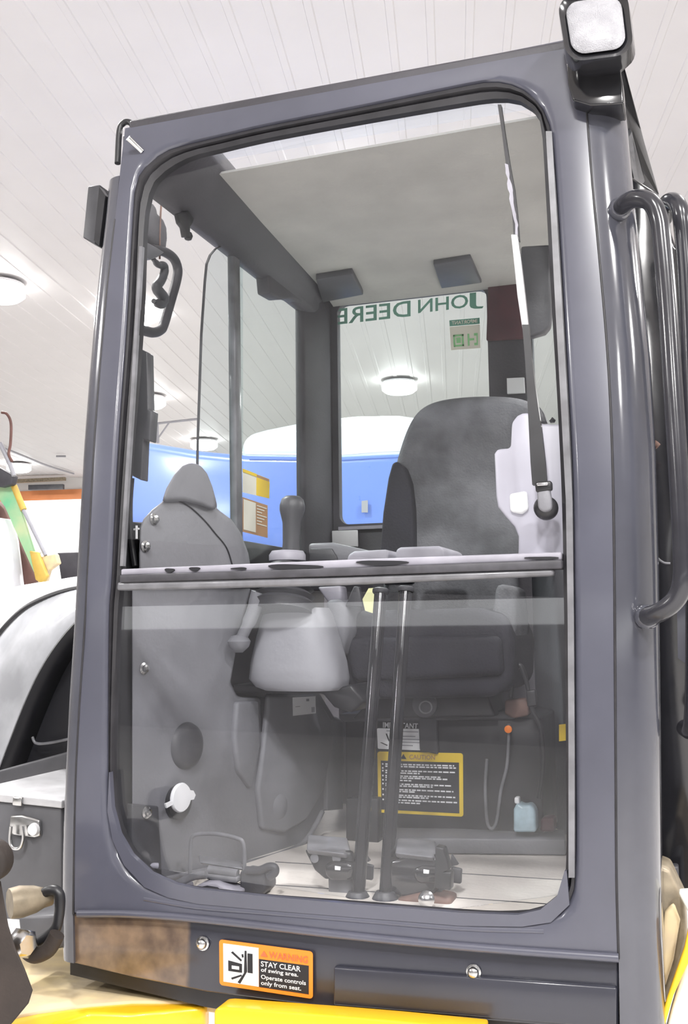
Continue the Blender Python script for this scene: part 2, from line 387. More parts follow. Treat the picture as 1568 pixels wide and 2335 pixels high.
GL = [(262, 1400), (270, 1300), (300, 900), (315, 700), (322, 520), (330, 455), (345, 412), (378, 380), (430, 352), (501, 334), (604, 310), (800, 273),
      (1068, 226), (1132, 219), (1173, 221), (1205, 237), (1226, 260), (1234, 300), (1243, 450), (1256, 700), (1268, 900), (1279, 1141), (1284, 1400),
      (1288, 1700), (1289, 1960), (1275, 2040), (1225, 2078), (1150, 2086), (1050, 2082), (800, 2062), (600, 2047), (450, 2030), (400, 2022), (350, 2000), (305, 1960), (270, 1900), (255, 1840), (250, 1700)]
def front2d(P, sm=True):
    c = [atF(*p) for p in P]; c = [Vector((p.x, 0, p.z)) for p in c]
    return [(p.x, p.z) for p in (crom(c, 4, True) if sm else c)]
C0 = (0., 1.7)
def cast(poly, ang):
    dx, dz = math.cos(ang), math.sin(ang); best = 0
    for i in range(len(poly)):
        (x1, z1), (x2, z2) = poly[i], poly[(i + 1) % len(poly)]
        ex, ez = x2 - x1, z2 - z1; den = dx * ez - dz * ex
        if abs(den) < 1e-12: continue
        t = ((x1 - C0[0]) * ez - (z1 - C0[1]) * ex) / den; s = ((x1 - C0[0]) * dz - (z1 - C0[1]) * dx) / den
        if t > 0 and -1e-9 <= s <= 1 + 1e-9: best = max(best, t)
    return (C0[0] + dx * best, C0[1] + dz * best)
pl2, s2, g2 = front2d(PL, False), front2d(S1), front2d(GL)
ANG = sorted([2 * math.pi * k / 200 - math.pi + .001 for k in range(200)] + [math.atan2(z - C0[1], x - C0[0]) for x, z in pl2])
LP, LS, LG = [[cast(p, a) for a in ANG] for p in (pl2, s2, g2)]
LI = [(x + (C0[0] - x) * .008, z + (C0[1] - z) * .008) for x, z in LS]
def ring(bm, loops):                # loops: [(list2d, yoffset)], joined in turn, closed round
    rows = [[bm.verts.new((x, prof(z) + o, z)) for x, z in L] for L, o in loops]; n = len(rows[0])
    for a, b in zip(rows, rows[1:] + rows[:1]):
        for i in range(n): bm.faces.new((a[i], a[(i + 1) % n], b[(i + 1) % n], b[i]))
def mixl(a, b, t): return [(x1 + (x2 - x1) * t, z1 + (z2 - z1) * t) for (x1, z1), (x2, z2) in zip(a, b)]
bm = bmesh.new(); ring(bm, [(LP, 0), (mixl(LP, LS, .8), -.001), (mixl(LP, LS, .93), .001), (LS, .008), (LS, .035), (LP, .035)])
ff = obj('front_frame', bm, 'paint', cab, smooth=True)
bm = bmesh.new(); ring(bm, [(LS, .006), (mixl(LS, LG, .3), .004), (mixl(LS, LG, .45), .012), (mixl(LS, LG, .6), .006), (LG, .010), (LG, .028), (LS, .028)])
obj('window_seal', bm, 'rubber', cab, smooth=True)
# pale worn strip down the right side of the opening
def fstrip(name, L, R, m, o0=-.004, th=.012, par=cab, bev=.003):
    a = [atF(*p) for p in L]; b = [atF(*p) for p in R]
    bm = bmesh.new(); rows = []
    for p, q in zip(a, b):
        rows.append([bm.verts.new(x) for x in (p + Vector((0, o0, 0)), q + Vector((0, o0, 0)), q + Vector((0, o0 + th, 0)), p + Vector((0, o0 + th, 0)))])
    for r, s in zip(rows, rows[1:]):
        for i in range(4): bm.faces.new((r[i], r[(i + 1) % 4], s[(i + 1) % 4], s[i]))
    bm.faces.new(rows[0]); bm.faces.new(rows[-1][::-1])
    return obj(name, bm, m, par, smooth=True)
fstrip('seal_edge', [(1244, 300), (1256, 500), (1266, 700), (1280, 950), (1290, 1141), (1294, 1400), (1296, 1700), (1296, 2000)],
       [(1258, 300), (1270, 500), (1282, 700), (1296, 950), (1305, 1141), (1308, 1400), (1310, 1700), (1310, 2000)], 'rail', -.003)
fstrip('seal_edge', [(316, 560), (308, 700), (296, 900), (283, 1100), (272, 1290)], [(323, 560), (315, 700), (303, 900), (290, 1100), (279, 1290)], 'rail', .002, .01)
fstrip('sill_ledge', [(251, 1760), (256, 1840), (272, 1900), (300, 1948), (345, 1990), (400, 2014), (450, 2026), (600, 2042), (800, 2060), (1050, 2080), (1180, 2085), (1232, 2073), (1270, 2042), (1287, 1985)],
       [(250, 1760), (246, 1850), (258, 1916), (284, 1972), (330, 2022), (384, 2046), (450, 2060), (600, 2074), (800, 2090), (1050, 2110), (1190, 2112), (1256, 2102), (1298, 2062), (1292, 1985)], 'paint', -.002, .012)
for E_ in ([(262, 500), (240, 700), (227, 850), (216, 1000), (205, 1200), (195, 1400), (182, 1600), (172, 1800), (167, 2084)],
           [(1336, 240), (1350, 420), (1366, 590), (1384, 800), (1395, 1020), (1400, 1300), (1403, 1700), (1405, 2000), (1410, 2186)]):
    tube('weld_groove', [atF(u, v, .0005) for u, v in E_], .0022, 'rubber', cab, 4, 8)
# glass: upper pane, lower pane
def frontpane(name, poly, o, m, par, th=.005):
    bm = bmesh.new(); N = 14
    zs = [p[1] for p in poly]; z0, z1 = min(zs), max(zs); rows = []
    for k in range(N + 1):
        z = z0 + (z1 - z0) * k / N; zz = min(max(z, z0 + 1e-4), z1 - 1e-4); xs = []
        for i in range(len(poly)):
            (xa, za), (xb, zb) = poly[i], poly[(i + 1) % len(poly)]
            if (za - zz) * (zb - zz) < 0: xs.append(xa + (xb - xa) * (zz - za) / (zb - za))
        rows.append((min(xs), max(xs), zz))
    f = [[bm.verts.new((x, prof(z) + o, z)) for x in (a, b)] for a, b, z in rows]
    g = [[bm.verts.new((x, prof(z) + o + th, z)) for x in (a, b)] for a, b, z in rows]
    for i in range(N):
        bm.faces.new((f[i][0], f[i][1], f[i + 1][1], f[i + 1][0])); bm.faces.new((g[i][1], g[i][0], g[i + 1][0], g[i + 1][1]))
        for s in (0, 1): bm.faces.new((f[i][s], f[i + 1][s], g[i + 1][s], g[i][s]))
    for i in (0, N): bm.faces.new((f[i][0], f[i][1], g[i][1], g[i][0]))
    return obj(name, bm, m, par)
LGo = mixl(LG, LS, .3)
up = [p for p in LGo if p[1] > 1.6]; lo_ = [p for p in LGo if p[1] < 1.6]
frontpane('upper_windshield', up, .022, 'g_clear', cab, .004)
lowp = [p for p in lo_ if p[1] < 1.578] + []
lp = frontpane('lower_windshield', [(min(p[0] for p in lo_), 1.575)] + sorted([p for p in lowp if p[0] < 0], key=lambda p: -p[1]) + sorted([p for p in lowp if p[0] >= 0], key=lambda p: p[1]) + [(max(p[0] for p in lo_), 1.575)], .018, 'g_low', cab)
# centre bar between the panes
def bar(name, T, B, m, o0, th, bev=.003, **k):
    pts = [atF(*p, o0) for p in T] + [atF(*p, o0) for p in B[::-1]]
    return slab(name, pts, (0, th, 0), m, cab, bevel=bev, **k)
bar('window_ledge', [(275, 1297), (780, 1276), (1279, 1258)], [(275, 1312), (780, 1296), (1279, 1277)], 'ledge', -.006, .04)
bar('centre_bar', [(272, 1310), (780, 1294), (1281, 1275)], [(272, 1328), (780, 1313), (1281, 1296)], 'rubber2', -.014, .045)
bar('lower_rail', [(266, 1326), (780, 1314), (1262, 1296)], [(264, 1346), (780, 1333), (1262, 1312)], 'rail', -.010, .03, .005)
for (u, v, w, h) in ((386, 1300, 11, 5), (443, 1297, 12, 5), (545, 1296, 18, 3), (668, 1292, 62, 6), (870, 1283, 58, 6), (1235, 1272, 38, 3.5)):
    slab('adhesive_smear', [atF(u + w * math.cos(a) * (1 + .12 * math.sin(3 * a + u)), v + h * math.sin(a) * (1 + .15 * math.sin(3 * a + u)), -.0085) for a in [k * math.pi / 12 for k in range(24)]], (0, .004, 0), 'ink', cab, label='black sealant smear on the pale ledge')
# sill below the window
SB = [(150, 2192), (300, 2228), (470, 2262), (760, 2299), (1050, 2322), (1410, 2352)]
ST = [(148, 2084), (300, 2085), (470, 2098), (760, 2131), (1050, 2158), (1410, 2182)]
slab('sill_panel', [atF(*p, .006) for p in ST] + [atF(*p, .006) for p in SB[::-1]], (0, .05, 0), 'sill', cab, bevel=.004)
bm = bmesh.new(); addtube(bm, crom([atF(u, v, -.004) for u, v in ((178, 2083), (300, 2084), (470, 2097), (760, 2130), (1050, 2158), (1410, 2184))], 5), .007, 10)
obj('sill_crease', bm, 'paint', cab, smooth=True)
bm = bmesh.new(); addtube(bm, crom([atF(u, v, .004) for u, v in ((330, 2048), (450, 2068), (600, 2080), (800, 2096), (1050, 2116), (1240, 2122))], 5), .006, 10)
obj('sill_fold', bm, 'paint', cab, smooth=True)
slab('sill_shade_strip', [atF(u, v, .03) for u, v in ((160, 2190), (470, 2258), (760, 2296), (1420, 2345), (1420, 2400), (760, 2345), (470, 2296), (160, 2222))], (0, .3, 0), 'black', cab)  # black strip stands for the shadow below the sill edge
slab('access_cover', [atF(u, v, -.006) for u, v in ((760, 2205), (1405, 2252), (1405, 2345), (760, 2292))], (0, .014, 0), 'sill', cab, bevel=.003)
for u, v in ((463, 2150), (1080, 2215)):
    p = atF(u, v, .004); k = obj('bolt', (lambda bm: (addlathe(bm, p, (0, -1, 0), [(.0125, 0), (.0125, .003), (.0095, .004), (.009, .009), (.006, .012), (0, .0125)], 16), bm)[1])(bmesh.new()), 'steel', cab, smooth=True, label='round zinc bolt head in the sill')
# corner posts, swept up the curve of the front
def post(name, edge, r, side, m, back=.05):
    rows = []
    for (u, v) in edge:
        e = atF(u, v); x0, z = e.x, e.z; y0 = prof(z); row = []
        for k in range(9):
            a = math.pi / 2 * k / 8; row.append(Vector((x0 + side * r * math.sin(a), y0 + r * (1 - math.cos(a)), z)))
        row.append(Vector((x0 + side * r, y0 + r + back, z))); row.append(Vector((x0 + side * (r - .02), y0 + r + back + .015, z)))
        row.append(Vector((x0 + side * .0, y0 + .036, z))); rows.append(row)
    bm = bmesh.new(); vs = [[bm.verts.new(p) for p in r_] for r_ in rows]; n = len(vs[0])
    for a, b in zip(vs, vs[1:]):
        for i in range(n): bm.faces.new((a[i], a[(i + 1) % n], b[(i + 1) % n], b[i]))
    bm.faces.new(vs[0]); bm.faces.new(vs[-1][::-1])
    return obj(name, bm, m, cab, smooth=True)
post('corner_post', [(272, 400), (262, 500), (250, 600), (240, 700), (227, 850), (216, 1000), (205, 1200), (195, 1400), (182, 1600), (172, 1800), (167, 1950), (166, 2085), (168, 2196)], .042, -1, 'postp', .03)
post('corner_post', [(1322, 150), (1336, 236), (1350, 420), (1366, 590), (1384, 800), (1395, 1020), (1400, 1300), (1403, 1700), (1405, 2000), (1410, 2186), (1414, 2420)], .066, 1, 'postp', .05)
# roof: left rail, right rail, header, panel, headliner
def yprism(name, sec, y0, y1, m, bevel=.004, par=cab):
    return slab(name, [(x, y0, z) for x, z in sec], (0, y1 - y0, 0), m, par, bevel=bevel)
bm = bmesh.new(); rows = []
for y, xi in ((.14, -.335), (.5, -.358), (.9, -.385), (1.18, -.408), (1.34, -.43)):
    rows.append([bm.verts.new((x, y, z)) for x, z in ((xi, 2.53), (xi - .03, 2.50), (-.43 + (xi + .345) * .3, 2.465), (-.468, 2.452), (-.5, 2.46), (-.5, 2.555), (xi, 2.57))])
for a, b in zip(rows, rows[1:]):
    for i in range(7): bm.faces.new((a[i], a[(i + 1) % 7], b[(i + 1) % 7], b[i]))
bm.faces.new(rows[0]); bm.faces.new(rows[-1][::-1])
obj('roof_rail', bm, 'trim', cab, bevel=.006)
yprism('roof_rail', [(.40, 2.535), (.44, 2.48), (.5, 2.46), (.53, 2.47), (.53, 2.56), (.40, 2.57)], .16, 1.0, 'trim', .01)
box('roof_header', (-.47, .115, 2.515), (.5, .15, 2.57), 'trim', cab, .006)
slab('roof_panel', [(-.5, .46, 2.54), (.5, .46, 2.54), (.46, 1.36, 2.54), (-.5, 1.36, 2.54)], (0, 0, .035), 'paint', cab, .01)
slab('headliner', [(-.36, .325, 2.52), (.46, .300, 2.52), (.40, 1.16, 2.515), (.38, 1.30, 2.5), (-.42, 1.30, 2.5), (-.41, 1.16, 2.515)], (0, 0, .005), 'liner', cab)
slab('roof_hatch_pane', [(-.36, .19, 2.545), (.46, .19, 2.545), (.46, .31, 2.545), (-.36, .31, 2.545)], (0, 0, .006), 'g_roof', cab)
for P in ([(720, 638), (803, 625), (828, 672), (735, 690)], [(988, 604), (1072, 590), (1098, 645), (1006, 658)]):
    slab('roof_vent', [at(u, v, Z=2.497) for u, v in P], (0, 0, .02), 'dark', cab, .003, label='dark square pad on the pale headliner')
slab('rail_clip', [at(u, v, X=-.45) for u, v in ((612, 625), (616, 668), (640, 682), (665, 680), (690, 690), (700, 640), (640, 600))], (-.04, 0, 0), 'trim', cab, .006)
# hook
hk = at(425, 495, X=-.455)
slab('coat_hook', [at(u, v, X=-.45) for u, v in ((408, 486), (413, 508), (421, 518), (425, 540), (434, 540), (434, 518), (440, 508), (443, 498), (430, 480))], (-.014, 0, 0), 'black', cab, .002)
lathe('hook_ball', at(429, 538, X=-.457), (0, 0, 1), [(0, -.011), (.008, -.008), (.011, 0), (.008, .008), (0, .011)], 'black', cab, 14)
# left side: lower wall, glazing bar, rear pillar, sliding panes
slab('side_panel', [(-.49, .07, .9), (-.49, 1.33, .9), (-.49, 1.33, 1.72), (-.49, .07, 1.715)], (.02, 0, 0), 'black', cab, .003)
slab('glazing_bar', [at(u, v, X=-.468) for u, v in ((534, 580), (547, 592), (554, 1250), (541, 1245))], (-.02, 0, 0), 'rail', cab, .002)
slab('rear_pillar', [(-.47, 1.165, 1.6), (-.432, 1.29, 1.6), (-.432, 1.36, 1.6), (-.50, 1.36, 1.6), (-.50, 1.165, 1.6)], (0, 0, .93), 'trim', cab, .008)
slide = [at(u, v, X=-.474) for u, v in ((447, 1262), (452, 1000), (460, 760), (468, 640), (472, 600), (480, 580), (492, 566), (505, 560), (540, 560))]
slide += [Vector((-.474, .72, 2.46)), Vector((-.474, .72, 1.70))]
slab('sliding_pane', slide, (-.004, 0, 0), 'g_slide', cab)
slab('pane_edge', [p + Vector((.001, 0, 0)) for p in slide[:9]] + [p + Vector((.001, .0025, -.001)) for p in slide[8::-1]], (-.006, 0, 0), 'dark', cab)
slab('fixed_pane', [(-.482, .66, 1.70), (-.482, .66, 2.46), (-.482, 1.17, 2.46), (-.482, 1.17, 1.70)], (-.004, 0, 0), 'g_tint', cab)
# rear wall with window
YR = 1.3055
slab('rear_wall', [(-.42, YR, .95), (.30, YR, .95), (.30, YR, 1.795), (-.42, YR, 1.795)], (0, .04, 0), 'trim', cab, .004)
RWn = rrect(-.41, 1.808, .067, 2.508, .03, .03, 5)
bm = bmesh.new(); C0b = (-.17, 2.15)
outer = [(-.43, 1.78), (.2, 1.78), (.2, 2.53), (-.43, 2.53)]
def cast2(poly, ang, c):
    global C0
    k = C0; C0 = c; r = cast(poly, ang); C0 = k; return r
ang = sorted([2 * math.pi * k / 96 + .01 for k in range(96)] + [math.atan2(z - C0b[1], x - C0b[0]) % (2 * math.pi) for x, z in outer + RWn])
a_ = [cast2(outer, t, C0b) for t in ang]; b_ = [cast2(RWn, t, C0b) for t in ang]
rows = [[bm.verts.new((x, y, z)) for x, z in L] for L, y in ((a_, YR), (b_, YR), (b_, YR + .03), (a_, YR + .03))]
for r1, r2 in zip(rows, rows[1:] + rows[:1]):
    for i in range(len(ang)): bm.faces.new((r1[i], r1[(i + 1) % len(ang)], r2[(i + 1) % len(ang)], r2[i]))
obj('rear_window_frame', bm, 'trim', cab)
slab('rear_window', [(x, YR + .012, z) for x, z in [(-.42, 1.8), (.08, 1.8), (.08, 2.515), (-.42, 2.515)]], (0, .004, 0), 'g_tint', cab)
box('rear_window_sill', (-.41, YR - .012, 1.79), (.06, YR, 1.80), 'ledge', cab)
slab('belt_cover', [at(u, v, Y=YR - .02) for u, v in ((1112, 645), (1186, 638), (1196, 770), (1108, 775))], (0, .018, 0), 'red', cab, .003, label='dark red panel on the rear right pillar')
slab('pillar_label', [at(u, v, Y=YR - .012) for u, v in ((1155, 862), (1194, 860), (1196, 895), (1156, 897))], (0, .01, 0), 'white', cab, label='small blank white label on the rear pillar')
slab('wall_label', [at(u, v, Y=YR - .02) for u, v in ((756, 1210), (814, 1208), (815, 1246), (757, 1244))], (0, .01, 0), 'white', cab, .002, label='white rectangular label below the rear window')
slab('side_trim_pad', [at(u, v, Y=.5) for u, v in ((1186, 560), (1254, 556), (1257, 700), (1254, 742), (1240, 758), (1206, 768), (1190, 700))], (0, .03, 0), 'dark', cab, .006)
slab('quarter_pane', [at(u, v, Y=1.22) for u, v in ((1200, 600), (1300, 600), (1300, 1000), (1200, 1000))], (0, .004, 0), 'g_tint', cab)
box('right_wall', (.47, .16, .9), (.5, 1.05, 1.62), 'grey', cab, .004)
slab('right_lining', [(.19, 1.2, .95), (.46, .62, .95), (.46, .62, 1.82), (.19, 1.2, 1.82)], (.02, .01, 0), 'grey', cab, .006)
# cab floor
bm = bmesh.new(); addbox(bm, (-.48, .04, .9), (.5, 1.30, .968))
obj('cab_floor', bm, 'floor', cab, bevel=.004)
bm = bmesh.new()
for y in (.3, .5): addbox(bm, (-.3, y, .966), (.46, y + .003, .969))
obj('floor_groove', bm, 'dark', cab)
slab('step_ridge', [at(u, v, Z=.97) for u, v in ((895, 1945), (1290, 1950), (1290, 1925), (890, 1920))], (0, 0, .035), 'grey', cab, .004)
slab('floor_bracket', [at(u, v, Z=.975) for u, v in ((792, 2062), (900, 2070), (905, 2085), (790, 2078))], (0, 0, .008), 'ledge', cab, .002)
slab('floor_bracket', [at(u, v, Z=.975) for u, v in ((300, 2030), (440, 2018), (445, 2040), (330, 2052))], (0, 0, .008), 'ledge', cab, .002)
slab('window_latch_block', [at(u, v, Y=.13) for u, v in ((300, 785), (335, 802), (338, 932), (346, 936), (341, 1006), (326, 1000), (322, 1095), (296, 1082))], (0, .03, 0), 'dark', cab, .003)
tube('latch_cable', [at(u, v, Y=.13) for u, v in ((300, 1090), (296, 1150), (298, 1220), (308, 1290))], .006, 'black', cab)
bm = bmesh.new(); addtube(bm, crom([at(u, v, Y=.11) for u, v in ((311, 1198), (311, 1228))], 2), .0025, 8); addtube(bm, [at(u, v, Y=.11) for u, v in ((305, 1207), (317, 1205))], .002, 8)
obj('hook_clip', bm, 'white', cab, label='small white cross shaped clip')
# writing on the rear window (reads backwards from outside)
q = quad([at(u, v, Y=YR + .008) for u, v in ((765, 703), (1104, 664), (1104, 702), (765, 741))])
bm2 = bmesh.new()
def mirrored(bm, s, u0, u1, v0, v1): text_into(bm, s, q, u1, v0, u0, v1, 0., .012)
mirrored(bm2, 'DEERE', .005, .515, .04, .98); mirrored(bm2, 'OHN', .565, .895, .04, .86); mirrored(bm2, 'J', .905, .995, .0, 1.0)
obj('rear_window_lettering', bm2, 'green', cab, label='green maker lettering, backwards, across the top of the rear window')
q2 = quad([at(u, v, Y=YR + .006) for u, v in ((1024, 730), (1093, 724), (1095, 793), (1028, 798))])
decal('window_notice', q2, [R_(0, .22, 1, 1)], 0, 'cream', cab, 'pale green notice on the rear window')
decal('notice_header', q2, [R_(0, 0, 1, .2)], 0, 'green', cab, 'dark green header band')
bm = bmesh.new(); text_into(bm, 'IMPORTANT', q2, .92, .04, .08, .16, .001, .01); obj('notice_header_text', bm, 'cream', cab)
decal('notice_pictogram', q2, [R_(.1, .5, .45, .56), R_(.1, .84, .45, .9), R_(.1, .5, .16, .9), R_(.39, .5, .45, .9), R_(.2, .6, .35, .78), R_(.58, .5, .64, .9), R_(.64, .66, .8, .73), R_(.8, .5, .92, .58), R_(.8, .82, .92, .9), R_(.88, .58, .92, .82)], .001, 'greenl', cab)
# side window labels
def side(u, v): return at(u, v, X=-.47)
q3 = quad([side(*p) for p in ((553, 1068), (614, 1092), (613, 1136), (553, 1122))])
decal('side_window_label', q3, [R_(0, 0, 1, 1)], 0, 'cream', cab, 'cream and yellow label on the side window'); decal('label_yellow_half', q3, [R_(.5, .15, 1, 1)], .001, 'yellowl', cab); decal('label_band', q3, [R_(0, 0, .5, .14)], .001, 'yellowl', cab); decal('label_heading', q3, [R_(.5, .02, .98, .15)], .001, 'orangeb', cab)
q4 = quad([side(*p) for p in ((553, 1133), (610, 1152), (610, 1226), (553, 1212))])
decal('side_window_label', q4, [R_(0, 0, 1, 1)], 0, 'orangeb', cab, 'brown and cream label on the side window'); decal('label_cream_half', q4, [R_(.03, .05, .5, .93)], .001, 'cream', cab)
decal('label_lines', q4, [R_(.55, .1 + .09 * k, .95 - .1 * (k % 3), .13 + .09 * k) for k in range(7)], .001, 'cream', cab)
# warning label on the sill
q5 = quad([atF(u, v, -.0005) for u, v in ((500, 2141), (713.5, 2169), (713.5, 2277), (501, 2245))])
decal('warning_label', q5, [rrect(0, 0, 1, 1, .035, .07)], .001, 'orange', cab, 'orange swing-area warning label on the sill')
decal('label_white_field', q5, [R_(.045, .075, .428, .91)], .0016, 'white', cab); decal('label_black_field', q5, [R_(.432, .31, .958, .915)], .0016, 'ink', cab)
decal('warning_pictogram', q5, [[(.1, .43), (.25, .47), (.25, .66), (.1, .66)], [(.13, .25), (.15, .22), (.25, .38), (.24, .42)], [(.28, .17), (.3, .17), (.305, .62), (.23, .9), (.2, .88), (.27, .66)],
      [(.31, .22), (.365, .22), (.365, .64), (.31, .64)], [(.245, .26), (.265, .25), (.27, .32), (.25, .33)], [(.13, .8), (.24, .7), (.25, .73), (.14, .84)]], .0022, 'ink', cab)
decal('pictogram_slot', q5, [R_(.14, .53, .22, .6)], .0028, 'white', cab)
decal('warning_triangle', q5, [[(.487, .12), (.525, .24), (.45, .24)]], .0022, 'inkr', cab)
writing('warning_heading', [('WARNING', .54, .115, .95, .26)], q5, .0022, 'inkr', cab, bold=.012)
writing('warning_text', [('STAY CLEAR', .455, .345, .875, .46), ('of swing area.', .455, .485, .85, .60), ('Operate controls', .455, .635, .93, .755), ('only from seat.', .455, .765, .88, .885)], q5, .0022, 'white', cab, bold=.012)
# top left corner pieces
tube('corner_loop', [atF(u, v, .01) for u, v in ((268, 372), (272, 300), (282, 280), (296, 279), (306, 292))], .0065, 'black', cab)
tube('window_pin', [atF(292, 314, -.03), atF(324, 345, .0)], .006, 'steel', cab, smoothn=0, label='short bright steel pin')
tube('side_bracket_box', [atF(240, 448, .06), atF(240, 452, .06)], .002, 'black', cab, smoothn=0)
bm = bmesh.new(); prism(bm, [atF(u, v, .05) for u, v in ((200, 424), (228, 420), (216, 556), (188, 541))], (0, .05, 0)); obj('post_bracket', bm, 'dark', cab, bevel=.003)
bm = bmesh.new(); prism(bm, [atF(u, v, .02) for u, v in ((226, 425), (240, 445), (226, 560), (214, 548))], (0, .02, 0)); obj('bracket_plate', bm, 'black', cab)
# right roof edge
slab('roof_gutter', [atF(u, v, o) for u, v, o in ((1395, 128, .02), (1420, 150, .02), (1462, 290, .25), (1498, 440, .6), (1478, 432, .6), (1440, 300, .2), (1425, 236, .02))], (-.03, .01, .0), 'black', cab, .004)
slab('gutter_strip', [atF(u, v, o) for u, v, o in ((1432, 290, .18), (1440, 300, .18), (1470, 412, .5), (1460, 425, .5))], (-.01, .03, 0), 'rail', cab, .001)
# ------------------------------------------------------------------ door folded back on the right
dr = thing('cab_door', at(1520, 2020, Y=.3), 'black cab door standing open at the right edge of the cab', 'door')
slab('door_panel', [at(u, v, Y=.3) for u, v in ((1432, 396), (1500, 440), (1540, 560), (1620, 640), (1640, 2045), (1545, 2030), (1500, 1975), (1470, 1900))], (0, .04, 0), 'blackg', dr, .006)
slab('door_glass', [at(u, v, Y=.295) for u, v in ((1530, 700), (1600, 760), (1600, 1540), (1545, 1500))], (0, .004, 0), 'postp', dr)
tube('hinge_arm', [at(u, v, Y=.2) for u, v in ((1478, 1012), (1490, 1010), (1500, 1018))], .006, 'brownrust', dr)
slab('door_foot', [at(u, v, Y=.26) for u, v in ((1518, 1975), (1546, 1975), (1550, 2080), (1515, 2060))], (0, .03, 0), 'dark', dr, .004)
tube('latch_wire', [at(u, v, Y=.22) for u, v in ((1486, 1240), (1496, 1268), (1512, 1282), (1528, 1284))], .002, 'rail', dr)
h1 = thing('grab_handle', atF(1466, 1410, .0), 'long black tubular grab handle bent onto the right corner post', 'handle')
tube('handle_tube', [atF(u, v, o) for u, v, o in ((1404, 488, .03), (1424, 464, -.01), (1452, 452, -.035), (1484, 462, -.045), (1502, 500, -.045), (1510, 560, -.045), (1522, 700, -.045), (1535, 900, -.045), (1548, 1100, -.045), (1556, 1250, -.045), (1556, 1320, -.045), (1543, 1362, -.04), (1510, 1392, -.03), (1478, 1404, 0), (1462, 1408, .03))], .0155, 'handle', h1)
for u, v in ((1412, 478), (1474, 1406)): lathe('foot_plate', atF(u, v, .012), (.2, -1, 0), [(.02, 0), (.02, .008), (.015, .014)], 'postp', h1, 18)
h2 = thing('door_pull_handle', at(1560, 1700, Y=.12), 'black tubular handle on the open door, cut by the right picture edge', 'handle')
tube('handle_tube', [at(u, v, Y=y) for u, v, y in ((1512, 500, .2), (1516, 470, .16), (1532, 458, .12), (1550, 480, .1), (1560, 560, .1), (1568, 700, .1), (1578, 1000, .1), (1584, 1400, .1), (1580, 1640, .12), (1562, 1660, .2))], .0155, 'handle', h2)

# ------------------------------------------------------------------ work lamp on the roof corner
wl = thing('work_light', atF(1360, 235, -.02), 'square black work light with a frosted lens on the top right cab corner', 'work light')
def wq(o): return quad([atF(u, v, o) for u, v in ((1268, -8), (1428, -32), (1446, 122), (1292, 142))])
q6 = wq(-.10)
bm = bmesh.new(); r1 = [q6(u, v, 0) for u, v in rrect(0, 0, 1, 1, .26, .26, 6)]; r2 = [p + Vector((0, .035, -.004)) for p in [q6(u, v, 0) for u, v in rrect(-.02, -.02, 1.02, 1.02, .26, .26, 6)]]
r3 = [q6(u, v, 0) + Vector((0, .085, -.01)) for u, v in rrect(.15, .12, .85, .86, .22, .22, 6)]; r0 = [q6(u, v, 0) + Vector((0, .008, 0)) for u, v in rrect(.09, .09, .91, .90, .22, .22, 6)]
vs = [[bm.verts.new(p) for p in r] for r in (r0, r1, r2, r3)]
for a, b in zip(vs, vs[1:]):
    for i in range(len(a)): bm.faces.new((a[i], a[(i + 1) % len(a)], b[(i + 1) % len(a)], b[i]))
bm.faces.new(vs[0]); bm.faces.new(vs[-1][::-1])
obj('housing', bm, 'blackg', wl, smooth=True)
bm = bmesh.new(); a = [q6(u, v, .001) + Vector((0, .004, 0)) for u, v in rrect(.1, .1, .9, .89, .2, .2, 6)]; c = sum(a, Vector()) / len(a)
vs = [[bm.verts.new(c + (p - c) * k + Vector((0, -h, 0))) for p in a] for k, h in ((1, 0), (.93, .004), (.6, .007), (.3, .008))]
for x, y in zip(vs, vs[1:]):
    for i in range(len(x)): bm.faces.new((x[i], x[(i + 1) % len(x)], y[(i + 1) % len(x)], y[i]))
bm.faces.new(vs[-1])
obj('lens', bm, 'lens', wl, smooth=True)
slab('lamp_bracket', [atF(u, v, -.035) for u, v in ((1290, 130), (1408, 125), (1420, 190), (1422, 236), (1345, 240), (1305, 228), (1294, 190))], (0, .07, 0), 'blackg', wl, .004, bsegs=3)
bm = bmesh.new()
for u, v, r in ((1352, 146, .009), (1386, 139, .012)): addlathe(bm, atF(u, v, -.037), (0, -1, .3), [(r, 0), (r * .9, .004), (0, .005)], 12)
obj('bracket_bolt', bm, 'steel', wl, smooth=True)

# ------------------------------------------------------------------ wiper
wp = thing('windshield_wiper', atF(1247, 1163, -.01), 'long windshield wiper parked upright at the right of the front window', 'wiper')
def fs(L, R, name, m, o, th): return fstrip(name, L, R, m, o, th, wp)
fs([(1135, 240), (1144, 300), (1153, 370), (1162, 430), (1168, 490), (1172, 548)], [(1143, 240), (1151, 300), (1162, 370), (1173, 430), (1180, 490), (1184, 548)], 'wiper_blade', 'rubber', -.004, .014)
random.seed(11); gl_, gr_ = [], []
for k in range(15):
    u = 1151 + k * 1.75; v = 372 + k * 11.5
    gl_.append((u + random.uniform(-3, 2), v)); gr_.append((u + random.uniform(4, 9), v + random.uniform(-3, 3)))
slab('blade_grime', [atF(u, v, -.007) for u, v in gl_ + gr_[::-1]], (0, .003, 0), 'ledge', wp, label='crusty pale grime along the blade')
fs([(1170, 545), (1176, 600), (1184, 680), (1196, 760)], [(1184, 545), (1192, 600), (1201, 680), (1210, 760)], 'blade_spine', 'silver', -.024, .012)
fs([(1196, 750), (1202, 820), (1207, 900), (1211, 980), (1215, 1060), (1219, 1110)], [(1211, 750), (1217, 820), (1227, 900), (1239, 980), (1248, 1060), (1252, 1110)], 'wiper_arm', 'black', -.03, .014)
slab('arm_clip', [atF(u, v, -.036) for u, v in ((1218, 1098), (1256, 1095), (1257, 1116), (1221, 1122))], (0, .02, 0), 'black', wp, .003)
